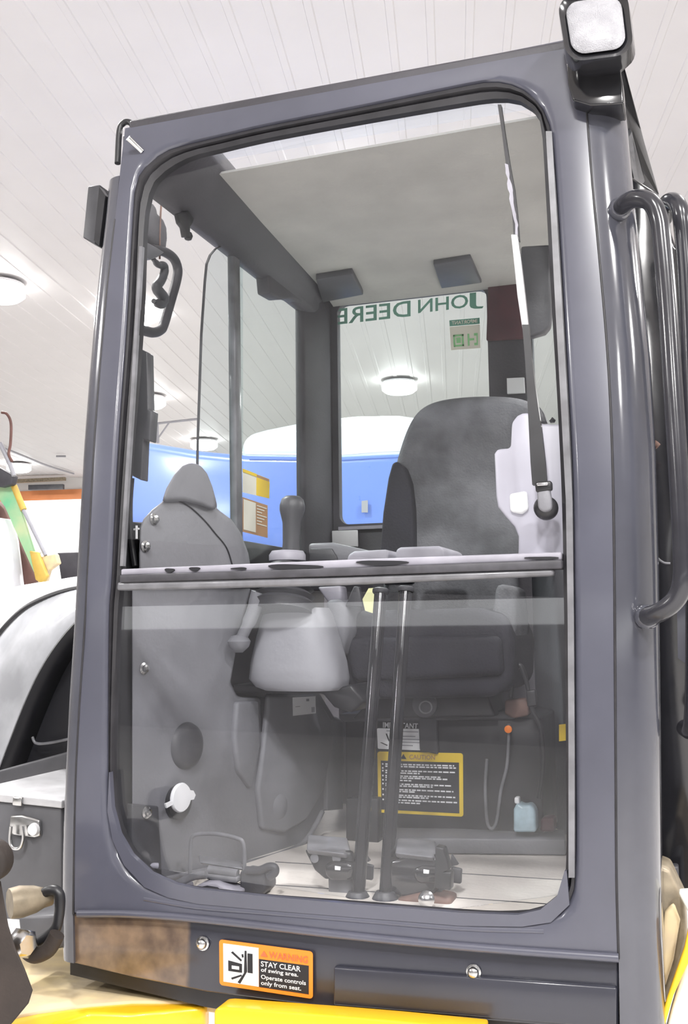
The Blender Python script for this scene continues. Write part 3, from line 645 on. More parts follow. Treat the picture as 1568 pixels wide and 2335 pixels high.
slab('clip_pin', [atF(u, v, -.04) for u, v in ((1222, 1100), (1249, 1098), (1249, 1106), (1223, 1108))], (0, .008, 0), 'silver', wp, .002)
slab('arm_head', [atF(u, v, -.034) for u, v in ((1223, 1116), (1252, 1113), (1256, 1140), (1257, 1158), (1247, 1166), (1235, 1166), (1226, 1158))], (0, .02, 0), 'grey', wp, .004)
lathe('pivot_cap', atF(1247, 1160, .012), (0, -1, 0), [(.019, 0), (.0205, .012), (.0195, .024), (.014, .032), (.006, .036), (0, .0365)], 'black', wp, 24)
wc = thing('wiper_motor_cover', atF(1225, 1268, .06), 'pale lilac plastic wiper motor cover behind the glass, lower right of the upper pane', 'cover')
slab('cover_shell', [atF(u, v, .045) for u, v in ((1180, 1272), (1181, 1222), (1172, 1200), (1150, 1175), (1134, 1155), (1130, 1130), (1126, 1034), (1132, 1023), (1163, 1021), (1166, 962), (1178, 947), (1190, 941), (1207, 940), (1215, 958), (1240, 966), (1292, 966), (1292, 1272))], (0, .07, 0), 'lilac', wc, .006, bsegs=3)
slab('cover_lobe', [atF(u, v, .036) for u, v in ((1160, 1125), (1200, 1118), (1204, 1160), (1190, 1172), (1162, 1166))], (0, .012, 0), 'white', wc, .005, label='brighter raised square on the cover')
lathe('cover_knob', atF(1259, 958, .06), (0, 0, 1), [(.004, -.004), (.006, 0), (0, .006)], 'black', wc, 10)
slab('cover_wedge', [atF(u, v, .07) for u, v in ((1228, 925), (1238, 940), (1246, 962), (1222, 962))], (0, .02, 0), 'dark', wc, .002)

# ------------------------------------------------------------------ mirror outside the left side
mr_ = thing('side_mirror', at(345, 575, X=-.62), 'dark side mirror on a bent tube arm, outside the left window', 'mirror')
def mx_(u, v, X=-.62): return at(u, v, X=X)
slab('mirror_head', [mx_(*p) for p in ((318, 590), (322, 520), (328, 468), (338, 461), (350, 463), (358, 474), (360, 486), (374, 500), (382, 520), (383, 545), (378, 578), (345, 572))], (-.05, .01, 0), 'trim', mr_, .008)
slab('mirror_mount', [mx_(*p, -.60) for p in ((322, 545), (352, 560), (376, 575), (362, 585), (345, 592), (322, 578))], (-.02, .0, 0), 'grey', mr_, .003)
tube('mirror_arm', [mx_(*p) for p in ((345, 568), (372, 573), (395, 588), (405, 612), (402, 640), (388, 690), (374, 738), (366, 752), (350, 758), (330, 754), (300, 745))], .0125, 'trim', mr_)
tube('mirror_wire', [mx_(*p) for p in ((368, 462), (366, 490), (364, 540), (364, 590))], .0025, 'brownrust', mr_)
tube('cable_sheath', [mx_(*p, -.61) for p in ((348, 588), (360, 603), (374, 606), (374, 622), (366, 640), (357, 655), (365, 668), (374, 680), (368, 694), (350, 686))], [.006, .008, .010, .011, .012, .013, .014, .013, .011, .006], 'dark', mr_)
slab('post_cable', [at(u, v, X=-.5) for u, v in ((306, 755), (314, 765), (312, 786), (304, 786))], (-.01, 0, 0), 'black', mr_)

# ------------------------------------------------------------------ side console left of the operator's view
PA = Vector((-.46, .14, 0)); PB = Vector((-.285, .85, 0)); CD = Vector((-.4, .9, 0)).normalized(); PN = Vector((PB.y - PA.y, -(PB.x - PA.x), 0)).normalized()
def cp(u, v, o=0.): return atP(u, v, PA + PN * o, PN)
co = thing('side_console', Vector((-.4, .45, .97)), 'tall grey moulded side console inside the cab, left of the joystick', 'console')
TW = [(316, 1330), (315, 1260), (318, 1200), (326, 1180), (345, 1160), (368, 1142), (372, 1128), (440, 1120), (487, 1150), (500, 1162), (527, 1182), (548, 1212), (566, 1260), (578, 1330)]
slab('upper_shell', [cp(*p, .03) for p in TW], CD * .16, 'grey', co, .018, bsegs=4)
HD = [(368, 1142), (378, 1112), (396, 1080), (415, 1060), (436, 1052), (456, 1058), (472, 1078), (484, 1108), (492, 1138), (490, 1156), (484, 1162), (460, 1150), (420, 1140)]
slab('upper_hood', [cp(*p, .045) for p in HD], CD * .12, 'grey', co, .03, bsegs=5)
tube('shell_seam', [cp(u, v, .031) for u, v in ((372, 1140), (400, 1140), (432, 1155), (465, 1185), (490, 1215), (516, 1248), (530, 1290))], .0016, 'ink', co)
LOWER = [(300, 1340), (300, 2015), (375, 2008), (470, 1985), (560, 1970), (640, 1950), (690, 1925), (716, 1890), (735, 1850), (782, 1845), (783, 1645), (762, 1636), (728, 1580), (612, 1580), (608, 1592), (540, 1592), (524, 1560), (545, 1440), (572, 1340)]
slab('lower_panel', [cp(*p, .0) for p in LOWER], CD * .1, 'grey', co, .008, bsegs=3)
slab('pod_shell', [cp(*p, .014) for p in ((614, 1586), (722, 1584), (756, 1638), (760, 1700), (740, 1800), (700, 1870), (650, 1900), (600, 1890), (590, 1800), (604, 1690))], PN * -.02, 'grey', co, .008, bsegs=3)
slab('pod_shell', [cp(*p, .012) for p in ((542, 1600), (592, 1598), (596, 1700), (575, 1800), (545, 1760), (536, 1680))], PN * -.02, 'grey', co, .008, bsegs=3)
slab('pod_slot', [cp(*p, .002) for p in ((594, 1590), (610, 1590), (602, 1668), (596, 1668))], PN * -.01, 'ink', co)
slab('side_flange', [cp(*p, .012) for p in ((746, 1640), (783, 1645), (783, 1845), (746, 1848))], PN * -.02, 'grey', co, .003)
slab('base_bracket', [cp(*p, .006) for p in ((302, 1832), (362, 1838), (370, 2008), (302, 2010))], PN * -.02, 'dark', co, .003, label='darker bracket at the console foot')
q7 = quad([cp(*p, .0155) for p in ((667, 1590), (719, 1587), (720, 1626), (668, 1632))])
decal('white_sticker', q7, [R_(0, 0, 1, 1)], .0, 'white', co, 'small white sticker on the console'); decal('sticker_print', q7, [R_(.58, .12, .7, .26), R_(.8, .62, .94, .92), R_(.1, .5, .3, .53)], .0008, 'greyink', co)
for u, v, o in ((350, 1184, .03), (330, 1246, .03), (327, 1524, 0), (333, 1852, .008)):
    lathe('screw', cp(u, v, o), PN, [(.0125, 0), (.0125, .002), (.008, .004), (.008, .009), (.004, .010), (.003, .006), (0, .006)], 'steel', co, 14, label='bright screw with washer')
so = lathe('socket_ring', cp(402, 1828, 0), PN, [(.036, 0), (.036, .012), (.028, .016), (.0, .016)], 'black', co, 24)
bm = bmesh.new(); addlathe(bm, cp(409, 1818, .018), PN, [(.0295, 0), (.0305, .004), (.028, .008), (.0, .009)], 28)
prism(bm, [cp(u, v, .02) for u, v in ((425, 1800), (437, 1802), (442, 1812), (438, 1822), (428, 1824))], PN * .005); prism(bm, [cp(u, v, .02) for u, v in ((374, 1832), (392, 1824), (394, 1832), (377, 1842))], PN * .004)
obj('socket_cap', bm, 'white', co, smooth=True, label='round off-white socket cap with a tab')
for u, v, r in ((425, 1700, .05), (628, 1838, .042)):  # discs stand in for dark blobs reflected in the lower glass
    lathe('reflection_blob', cp(u, v, 0), PN, [(r, 0), (r * .93, .008), (r * .7, .014), (0, .016)], 'dark' if u < 500 else 'grey', co, 28)
tube('console_trim_edge', [cp(u, v, .012) for u, v in ((372, 2006), (470, 1984), (560, 1968), (640, 1946), (690, 1922), (716, 1886), (735, 1850))], .006, 'rail', co)

# joystick on its housing
YJ = .5
js = thing('joystick', at(660, 1590, Y=YJ), 'black round-topped joystick with ribbed boot on a pale grey housing', 'joystick')
def ctr(u, v): return at(u, v, Y=YJ)
mpp = (ctr(700, 1300) - ctr(600, 1300)).length / 100 * .93
def lz(name, ax, prof_px, m, lab=None, dy=0.):     # lathe described by (half width px, row px) round column ax (top), ax2 (bottom)
    bm = bmesh.new(); c = ctr(ax[0], prof_px[-1][1]) + Vector((0, dy, 0)); t = ctr(ax[1], prof_px[0][1]) + Vector((0, dy * .4, 0)); A = t - c; L = A.length
    r0, r1 = prof_px[0][1], prof_px[-1][1]
    addlathe(bm, c, A, [(w * mpp, L * (r1 - r) / (r1 - r0)) for w, r in prof_px[::-1]], 28)
    return obj(name, bm, m, js, smooth=True, label=lab)
lz('grip', (662, 667), [(0, 1129), (16, 1131), (25, 1138), (29, 1152), (29, 1163), (25, 1178), (21, 1192), (20, 1215), (19, 1240), (21, 1262), (22, 1275)], 'dark')
lz('grip_collar', (655, 655), [(0, 1252), (36, 1256), (42, 1265), (42, 1278), (30, 1284)], 'ledge')
boot = [(40, 1290)]
for k in range(5): boot += [(43 + k * 4.4, 1300 + k * 17), (57 + k * 3.6, 1308 + k * 17), (45 + k * 4.6, 1316 + k * 17)]
lz('boot', (662, 662), boot + [(64, 1394)], 'dark', dy=-.045)
bm = bmesh.new(); secs = []
for row, l, r_, dep in ((1386, 600, 732, .13), (1404, 594, 740, .145), (1450, 580, 752, .165), (1510, 566, 768, .18), (1548, 562, 774, .18), (1566, 578, 774, .165), (1574, 600, 766, .14)):
    a = ctr(l, row); b = ctr(r_, row); c = (a + b) / 2 + Vector((0, dep * .25, 0)); w = (b - a).length / 2
    secs.append([bm.verts.new(c + Vector((w * math.copysign(abs(math.cos(t)) ** .7, math.cos(t)), dep / 2 * math.copysign(abs(math.sin(t)) ** .7, math.sin(t)), 0))) for t in [2 * math.pi * k / 32 for k in range(32)]])
for a, b in zip(secs, secs[1:]):
    for i in range(32): bm.faces.new((a[i], a[(i + 1) % 32], b[(i + 1) % 32], b[i]))
bm.faces.new(secs[0]); bm.faces.new(secs[-1][::-1])
obj('housing', bm, 'greyl', js, smooth=True)
slab('housing_base', [at(u, v, Y=YJ + .02) for u, v in ((530, 1560), (590, 1562), (770, 1568), (800, 1560), (830, 1600), (800, 1625), (760, 1612), (735, 1582), (530, 1580))], (0, .14, 0), 'black', js, .006)
slab('housing_cap', [at(u, v, Y=YJ + .1) for u, v in ((740, 1368), (770, 1365), (792, 1378), (795, 1440), (778, 1500), (748, 1480))], (0, .12, 0), 'grey', js, .012)
tube('console_lever', [at(u, v, Y=.42) for u, v in ((590, 1350), (575, 1400), (552, 1450), (540, 1475))], [.018, .016, .013, .009], 'grey', js)
lathe('lever_knob', at(545, 1462, Y=.42), (0, 0, 1), [(.008, -.025), (.022, -.012), (.026, 0), (.018, .012), (0, .016)], 'grey', js, 18)
slab('armrest', [at(u, v, Y=.8) for u, v in ((700, 1238), (756, 1236), (810, 1248), (868, 1262), (868, 1284), (704, 1284))], (0, .12, 0), 'grey', js, .01)
slab('armrest_hole', [at(u, v, Y=.795) for u, v in ((706, 1250), (756, 1250), (768, 1270), (770, 1284), (702, 1284))], (0, .008, 0), 'dark', js, .003)

# ------------------------------------------------------------------ operator seat
st = thing('operator_seat', Vector((.0, .85, 1.35)), 'charcoal fabric operator seat with high rounded backrest', 'seat')
YB = .95
BK = [(872, 1330), (870, 1250), (874, 1170), (884, 1090), (898, 1030), (915, 975), (935, 935), (962, 912), (1000, 900), (1060, 893), (1130, 892), (1185, 897), (1220, 915), (1245, 950), (1260, 1010), (1268, 1100), (1270, 1330)]
bm = bmesh.new(); c = at(1070, 1140, Y=YB); rows = []
for k, off in ((1.0, .09), (1.0, .05), (.985, .02), (.94, .0), (.8, -.005), (.55, .008), (.25, .012)):
    rows.append([bm.verts.new(c + (at(u, v, Y=YB) - c) * k + Vector((0, off + .04 * (at(u, v, Y=YB).z - 1.7), 0))) for u, v in BK])
for a, b in zip(rows, rows[1:]):
    for i in range(len(BK)): bm.faces.new((a[i], a[(i + 1) % len(BK)], b[(i + 1) % len(BK)], b[i]))
bm.faces.new(rows[0]); bm.faces.new(rows[-1][::-1])
obj('backrest', bm, 'fabric', st, smooth=True, subsurf=2)
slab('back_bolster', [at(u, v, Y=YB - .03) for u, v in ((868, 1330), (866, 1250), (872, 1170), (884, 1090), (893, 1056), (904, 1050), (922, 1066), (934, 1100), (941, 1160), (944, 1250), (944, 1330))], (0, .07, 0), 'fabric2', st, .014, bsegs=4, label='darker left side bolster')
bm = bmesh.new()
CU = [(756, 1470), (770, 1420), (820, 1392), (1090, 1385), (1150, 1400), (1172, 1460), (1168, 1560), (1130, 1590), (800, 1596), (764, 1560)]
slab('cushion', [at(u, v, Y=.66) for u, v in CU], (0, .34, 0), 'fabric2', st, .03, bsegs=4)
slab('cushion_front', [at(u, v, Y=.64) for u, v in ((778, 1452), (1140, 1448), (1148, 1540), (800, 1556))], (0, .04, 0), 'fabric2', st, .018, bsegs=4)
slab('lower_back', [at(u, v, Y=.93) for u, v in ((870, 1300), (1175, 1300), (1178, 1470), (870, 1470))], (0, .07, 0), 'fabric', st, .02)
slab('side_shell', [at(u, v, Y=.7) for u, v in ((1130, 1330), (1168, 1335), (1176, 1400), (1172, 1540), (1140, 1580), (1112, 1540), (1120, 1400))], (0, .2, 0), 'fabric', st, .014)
for P in ([(788, 1284), (792, 1264), (806, 1256), (884, 1252), (884, 1284)], [(900, 1284), (901, 1252), (912, 1247), (998, 1244), (1010, 1250), (1012, 1284)]):
    slab('armrest_pad', [at(u, v, Y=.6) for u, v in P], (0, .22, 0), 'ledge', st, .008, bsegs=3, label='pale grey pad just above the window bar')
tube('seat_spring', [at(u, v, Y=.7) for u, v in ((920, 1562), (962, 1550), (990, 1548), (1050, 1560), (1100, 1575))], .0028, 'rail', st)
slab('slide_rail', [at(u, v, Y=.74) for u, v in ((850, 1590), (1110, 1582), (1130, 1634), (800, 1640))], (0, .3, 0), 'black', st, .006)
lathe('tilt_knob', at(970, 1606, Y=.72), (0, -1, 0), [(.03, 0), (.03, .012), (.012, .02), (0, .02)], 'dark', st, 20)
bm = bmesh.new(); addtube(bm, crom([at(970 + 14 * math.cos(t), 1612 + 14 * math.sin(t), Y=.69) for t in [k * .785 for k in range(8)]], 2, True), .002, 6, True); obj('knob_ring', bm, 'rail', st, smooth=True)

# seat box below
pb = thing('seat_pedestal', Vector((0, .95, .97)), 'dark steel seat box carrying two printed notices', 'seat base')
YP = .8
slab('box_body', [at(u, v, Y=YP) for u, v in ((786, 1640), (1232, 1636), (1240, 1920), (788, 1908))], (0, .42, 0), 'black', pb, .006)
slab('box_lid', [at(u, v, Y=YP - .01) for u, v in ((770, 1628), (1170, 1620), (1172, 1640), (784, 1646))], (0, .42, 0), 'dark', pb, .004)
slab('box_bracket', [at(u, v, Y=YP - .01) for u, v in ((952, 1630), (996, 1630), (998, 1720), (956, 1712))], (0, .02, 0), 'dark', pb, .004)
slab('side_plinth', [at(u, v, Y=YP - .03) for u, v in ((788, 1820), (862, 1820), (862, 1925), (788, 1915))], (0, .04, 0), 'black', pb, .004)
tube('lock_lever', [at(u, v, Y=YP - .03) for u, v in ((1160, 1650), (1156, 1740), (1142, 1800), (1130, 1878), (1112, 1880), (1106, 1800), (1110, 1730))], .004, 'rail', pb)
slab('lever_block', [at(u, v, Y=YP - .03) for u, v in ((1150, 1596), (1196, 1592), (1206, 1610), (1204, 1632), (1170, 1638), (1150, 1628))], (0, .04, 0), 'brownrust', pb, .005)
lathe('red_button', at(1159, 1662, Y=YP - .035), (0, -1, 0), [(.009, 0), (.009, .006), (0, .009)], 'orange', pb, 14, label='small reddish button')
tube('black_cable', [at(u, v, Y=YP - .06) for u, v in ((1164, 1590), (1172, 1540), (1184, 1516), (1196, 1540), (1206, 1580), (1214, 1620), (1232, 1660), (1238, 1740), (1228, 1820))], .0055, 'black', pb)
slab('cable_plug', [at(u, v, Y=YP - .07) for u, v in ((1198, 1574), (1220, 1572), (1224, 1608), (1202, 1612))], (0, .02, 0), 'black', pb, .003)
qi = quad([at(u, v, Y=YP - .002) for u, v in ((859, 1660), (969, 1662), (968, 1711), (861, 1707))])
decal('important_notice', qi, [rrect(0, 0, 1, 1, .03, .06)], 0, 'white', pb, 'white notice headed IMPORTANT')
decal('notice_lines', qi, [R_(.2, .1, .45, .14), R_(.54, .12, .86, .16), R_(.52, .34, .8, .38), R_(.52, .48, .93, .52), R_(.52, .62, .96, .66), R_(.52, .77, .75, .81)], .0008, 'greyink', pb)
decal('notice_drawing', qi, [[(.18, .25), (.21, .25), (.26, .6), (.24, .62)], [(.05, .68), (.09, .68), (.22, .8), (.2, .84)]], .0008, 'ink', pb)
qh = quad([at(u, v, Y=YP - .002) for u, v in ((873, 1646), (953, 1649), (952, 1661), (873, 1659))])
writing('important_heading', [('IMPORTANT', 0, 0, 1, 1)], qh, .0005, 'white', pb, bold=.02)
qc = quad([at(u, v, Y=YP - .002) for u, v in ((860, 1713), (1055, 1717), (1056, 1862), (862, 1852))])
decal('caution_notice', qc, [rrect(0, 0, 1, 1, .03, .04)], 0, 'yellowl', pb, 'yellow bordered black CAUTION notice')
decal('caution_field', qc, [R_(.04, .15, .955, .95)], .0006, 'ink', pb)
decal('caution_triangle', qc, [[(.31, .03), (.345, .115), (.275, .115)]], .0006, 'ink', pb)
writing('caution_heading', [('CAUTION', .38, .04, .68, .115)], qc, .0009, 'orangeb', pb, bold=.01)
bm = bmesh.new(); random.seed(7)
lines = [(.18, .9), (.215, .92), (.285, .91), (.32, .5), (.37, .74), (.4, .82), (.44, .4), (.5, .87), (.53, .65), (.59, .89), (.62, .45), (.68, .91), (.71, .6), (.76, .93), (.8, .5)]
for v, e in lines:
    u = .095
    while u < e:
        w = random.uniform(.025, .075); patch(bm, qc, R_(u, v + .012, min(u + w, e), v + .034), .0012); u += w + .012
for v in (.18, .245, .29, .37, .44, .5, .59, .68, .76): patch(bm, qc, R_(.055, v + .01, .072, v + .035), .0012)
obj('caution_small_print', bm, 'white', pb)
bt = thing('fluid_jug', at(1195, 1895, Y=.72), 'pale blue plastic jug standing at the right of the seat box', 'bottle')
slab('jug_body', [at(u, v, Y=.72) for u, v in ((1170, 1898), (1170, 1845), (1178, 1830), (1190, 1838), (1208, 1834), (1220, 1850), (1222, 1898))], (0, .05, 0), 'bottle', bt, .006)
slab('jug_cap', [at(u, v, Y=.73) for u, v in ((1172, 1832), (1172, 1818), (1182, 1818), (1184, 1834))], (0, .025, 0), 'white', bt, .003)
tag(slab('red_canister', [at(u, v, Y=.74) for u, v in ((1230, 1896), (1232, 1866), (1262, 1864), (1264, 1898))], (0, .05, 0), 'red', None, .006, origin=at(1247, 1896, Y=.74)), 'small dark red canister beside the pale blue jug', 'canister')
tag(slab('yellow_wall_label', [at(u, v, Y=.6) for u, v in ((1274, 1652), (1292, 1650), (1292, 1688), (1274, 1690))], (0, .003, 0), 'yellowl', None, origin=at(1283, 1690, Y=.6)), 'small yellow label on the right inner wall', 'label')
tag(slab('paper_tag', [at(u, v, Y=.52) for u, v in ((826, 1366), (840, 1341), (856, 1340), (850, 1398), (832, 1392))], (0, .003, 0), 'tag', None, origin=at(840, 1395, Y=.52)), 'pale yellow paper tag under the window bar, beside the left lever', 'tag')
lv = thing('lock_handle', at(800, 1400, Y=.6), 'short pointed grey lever below the centre bar, left of the paper tag', 'lever')
slab('lever_arm', [at(u, v, Y=.6) for u, v in ((806, 1336), (818, 1338), (826, 1384), (786, 1382))], (0, .02, 0), 'dark', lv, .003)
slab('lever_socket', [at(u, v, Y=.62) for u, v in ((722, 1338), (776, 1335), (780, 1372), (748, 1376))], (0, .05, 0), 'ledge', lv, .006)

# ------------------------------------------------------------------ travel levers and pedals
def travel_lever(top, bot, lab):
    b = at(bot[0], bot[1], Y=.26); t = at(top[0], top[1], Y=.4)
    e = thing('travel_lever', b, lab, 'lever', 'travel levers')
    tube('lever_rod', [b, b + (t - b) * .5, t], .0135, 'blackg', e, smoothn=2, n=20)
    lathe('rod_collar', t + (b - t) * .005, t - b, [(.016, -.006), (.018, -.003), (.018, .003), (.015, .005), (0, .005)], 'dark', e, 20)
    lathe('lever_foot', b, (0, 0, 1), [(.03, -.015), (.03, 0), (.018, .02)], 'dark', e, 18)
    return e
travel_lever((868, 1344), (815, 2056), 'left of the two upright black travel lever rods')
travel_lever((925, 1340), (878, 2056), 'right of the two upright black travel lever rods')
def pedal(dx, dy, lab, Y=.3, m='rail'):
    P = lambda u, v, y=0.: at(u + dx, v + dy, Y=Y + y)
    e = thing('travel_pedal', P(770, 2085), lab, 'pedal', 'travel pedals')
    slab('pedal_pad', [P(698, 1936, -.05), P(786, 1946, -.05), P(798, 1942, 0), P(790, 1908, .05), P(706, 1902, .05), P(700, 1906, .04)], (0, .012, -.012), m, e, .004, bsegs=3)
    slab('pedal_plate', [P(u, v, -.03) for u, v in ((692, 1938), (800, 1942), (806, 1975), (790, 2000), (740, 2006), (716, 1985))], (0, .02, 0), 'black', e, .006)
    slab('pivot_hub', [P(u, v, -.045) for u, v in ((738, 1972), (760, 1964), (796, 1966), (806, 1980), (800, 2008), (752, 2008), (740, 1996))], (0, .04, 0), 'blackg', e, .008)
    slab('pedal_stand', [P(u, v, -.02) for u, v in ((746, 2000), (800, 2002), (808, 2080), (770, 2092), (748, 2066))], (0, .04, 0), m if dx == 0 else 'dark', e, .006)
    slab('stop_tab', [P(u, v, .02) for u, v in ((826, 1968), (850, 1974), (848, 2008), (822, 2004))], (0, .012, 0), 'dark', e, .003)
    slab('stop_fin', [P(u, v, .02) for u, v in ((826, 1940), (842, 1964), (824, 1968))], (0, .012, 0), 'dark', e, .001)
    bm = bmesh.new()
    for u, v in ((718, 1956), (768, 1956)): addlathe(bm, P(u, v, -.033), (0, -1, 0), [(.009, 0), (.009, .004), (0, .006)], 12)
    obj('pedal_bolt', bm, 'rail', e, smooth=True)
    slab('label_chip', [P(u, v, -.047) for u, v in ((763, 1974), (776, 1976), (775, 1984), (763, 1983))], (0, .002, 0), 'white', e)
    return e
pedal(0, 0, 'left travel pedal, its pad tilted, behind the left lever rod')
e = pedal(202, 8, 'right travel pedal beside the foot of the right lever rod', m='rail')
slab('pedal_housing', [at(u, v, Y=.26) for u, v in ((886, 1962), (930, 1950), (1000, 1954), (1004, 2010), (990, 2040), (966, 2052), (930, 2050), (884, 2036))], (0, .03, 0), 'blackg', e, .008)
slab('pedal_guard', [at(u, v, Y=.24) for u, v in ((992, 1930), (1010, 1935), (1024, 1984), (1014, 1988), (1028, 1990), (1026, 2030), (990, 2024))], (0, .03, 0), 'black', e, .004)
lathe('ball_nut', at(974, 2050, Y=.22), (0, -1, .2), [(.013, 0), (.016, .008), (.01, .018), (0, .02)], 'steel', e, 16)
slab('base_casting', [at(u, v, Y=.25) for u, v in ((900, 2050), (960, 2036), (1030, 2050), (1024, 2075), (984, 2084), (930, 2088))], (0, .06, 0), 'brownrust', e, .008)
fr = thing('foot_rest', at(520, 2050, Y=.2), 'folding wire-loop foot rest on the cab floor at left', 'foot rest')
tube('wire_loop', [at(u, v, Y=.22) for u, v in ((433, 1996), (435, 1925), (441, 1906), (462, 1901), (500, 1902), (540, 1911), (554, 1922), (557, 1960), (554, 2040))], .0042, 'rail', fr)
slab('rest_plate', [at(u, v, Y=y) for u, v, y in ((452, 1950, .24), (548, 1965, .24), (550, 1980, .2), (454, 1966, .2))], (0, .01, -.006), 'rail', fr, .003)
bm = bmesh.new(); addtube(bm, [at(u, v, Y=.2) for u, v in ((476, 1982), (510, 1986), (542, 1992))], .0085, 12); obj('hinge_barrel', bm, 'rail', fr, smooth=True)
slab('hinge_plate', [at(u, v, Y=.19) for u, v in ((466, 1992), (540, 2000), (540, 2014), (500, 2010), (468, 2004))], (0, .03, 0), 'rail', fr, .003)
slab('rest_arch', [at(u, v, Y=.17) for u, v in ((446, 2020), (462, 2012), (490, 2012), (512, 2022), (545, 2034), (540, 2052), (446, 2044))], (0, .05, 0), 'ledge', fr, .004)
slab('arch_recess', [at(u, v, Y=.165) for u, v in ((450, 2024), (470, 2020), (494, 2024), (508, 2036), (504, 2048), (448, 2042))], (0, .008, 0), 'ink', fr, .003)
slab('pivot_block', [at(u, v, Y=.2) for u, v in ((545, 1985), (575, 1990), (602, 1978), (604, 2010), (606, 2030), (588, 2050), (545, 2052))], (0, .06, 0), 'dark', fr, .006)
tube('side_lever', [at(u, v, Y=.2) for u, v in ((560, 1984), (590, 1984), (612, 1976), (626, 1978), (626, 1990), (612, 2000))], .008, 'dark', fr)
tube('cross_tube', [at(u, v, Y=.17) for u, v in ((345, 2036), (400, 2016), (440, 1998), (470, 1994))], .008, 'rail', fr)
hs = thing('floor_hose_ends', at(330, 2000, Y=.16), 'two pale hose ends lying at the cab floor corner, lower left', 'hose')
for k, (a, b, c) in enumerate((((294, 1979), (310, 1973), (360, 1974)), ((300, 1993), (315, 1988), (350, 1992)))):
    tube('hose_end', [at(*a, Y=.16), at(*b, Y=.17), at(*c, Y=.2)], .006, 'ledge', hs)

# ------------------------------------------------------------------ machine body under the cab
mb = thing('excavator_deck', at(300, 2300, Z=.78), 'yellow excavator deck and body panels under the cab', 'machine body')
slab('deck_plate', [at(u, v, Z=.815) for u, v in ((40, 2130), (150, 2150), (700, 2190), (1500, 2230), (1500, 2420), (900, 2318), (600, 2300), (470, 2282), (300, 2282), (200, 2290), (90, 2305), (-40, 2330))], (0, 0, -.02), 'ypale', mb, .004)
slab('left_cowl', [at(u, v, Z=.81) for u, v in ((-40, 2345), (60, 2312), (110, 2284), (165, 2272), (300, 2276), (380, 2270), (468, 2275), (476, 2284), (466, 2296), (380, 2304), (300, 2312), (200, 2308), (130, 2330), (60, 2400))], (0, .0, -.045), 'yellow', mb, .008, bsegs=3)
slab('lower_cowl', [at(u, v, Z=.74) for u, v in ((60, 2400), (140, 2320), (230, 2300), (460, 2310), (460, 2420))], (0, 0, -.04), 'yellow', mb, .006)
slab('right_cowl', [at(u, v, Y=-.06) for u, v in ((487, 2306), (494, 2298), (510, 2297), (760, 2316), (900, 2328), (1100, 2348), (1100, 2420), (487, 2420))], (0, .05, 0), 'yellow', mb, .008, bsegs=3)
lathe('cowl_bolt', at(325, 2330, Z=.745), (0, -.4, 1), [(.014, 0), (.014, .006), (0, .01)], 'steel', mb, 14)
rf = thing('track_fender', at(1540, 2300, Y=.1), 'yellow edged tan fender at the lower right corner', 'fender')
slab('fender_panel', [at(u, v, Y=.12) for u, v in ((1500, 1975), (1525, 1985), (1560, 2060), (1566, 2140), (1520, 2300), (1495, 2420), (1480, 2420))], (0, .1, 0), 'tan', rf, .006)
slab('fender_web', [at(u, v, Y=.1) for u, v in ((1500, 2180), (1515, 2080), (1535, 2060), (1550, 2100), (1535, 2190), (1500, 2300))], (0, .02, 0), 'ypale', rf, .006)
slab('fender_edge', [at(u, v, Y=.06) for u, v in ((1570, 2110), (1576, 2180), (1535, 2270), (1512, 2350), (1480, 2420), (1470, 2420), (1500, 2345), (1522, 2270), (1560, 2160))], (0, .02, 0), 'yellow', rf, .002)
slab('fender_face', [at(u, v, Y=.08) for u, v in ((1545, 2035), (1620, 2030), (1620, 2420), (1500, 2420), (1530, 2300), (1572, 2160), (1568, 2080))], (0, .03, 0), 'cream', rf, .004)

# ------------------------------------------------------------------ things at the left
tb = thing('steel_toolbox', at(60, 2085, Y=.25), 'dark steel toolbox with a bright latch, left of the cab', 'toolbox')
def tf(u, v): return at(u, v, Y=.25)
slab('box_body', [tf(*p) for p in ((-60, 1822), (140, 1842), (142, 2105), (-60, 2090))], (0, .35, 0), 'darkbox', tb, .004)
slab('box_lid', [tf(*p) + Vector((0, -.008, 0)) for p in ((-64, 1800), (146, 1824), (146, 1842), (-64, 1820))], (0, .37, 0), 'ltop', tb, .003)
slab('latch_catch', [tf(*p) + Vector((0, -.015, 0)) for p in ((38, 1814), (60, 1816), (58, 1836), (36, 1834))], (0, .01, 0), 'steel', tb, .003)
lt = slab('latch_plate', [tf(*p) + Vector((0, -.01, 0)) for p in ((28, 1858), (56, 1856), (96, 1868), (98, 1904), (84, 1908), (34, 1902), (26, 1884))], (0, .01, 0), 'steel', tb, .004)
tube('latch_bail', [tf(*p) + Vector((0, -.02, 0)) for p in ((38, 1880), (36, 1910), (42, 1928), (58, 1928), (66, 1906), (64, 1880))], .004, 'steel', lt)
bm = bmesh.new(); addlathe(bm, tf(86, 1888) + Vector((0, -.012, 0)), (0, -1, 0), [(.014, 0), (.012, .008), (0, .01)], 14); obj('latch_knob', bm, 'white', lt, smooth=True)
bk = thing('curved_steel_hood', at(80, 1780, Y=.8), 'pale curved hood with black rubber rim and dark hollow, left of the cab', 'machine hood')
A_ = crom([at(u, v, Y=.85) for u, v in ((-90, 1620), (-40, 1510), (0, 1447), (50, 1395), (100, 1367), (160, 1347), (230, 1336))], 6)
B_ = crom([at(u, v, Y=.66) for u, v in ((-60, 1900), (-10, 1770), (20, 1690), (60, 1590), (100, 1510), (150, 1440), (220, 1370))], 6)
C_ = crom([at(u, v, Y=1.5) for u, v in ((-90, 1380), (-40, 1360), (0, 1348), (50, 1336), (100, 1328), (160, 1321), (230, 1316))], 6)
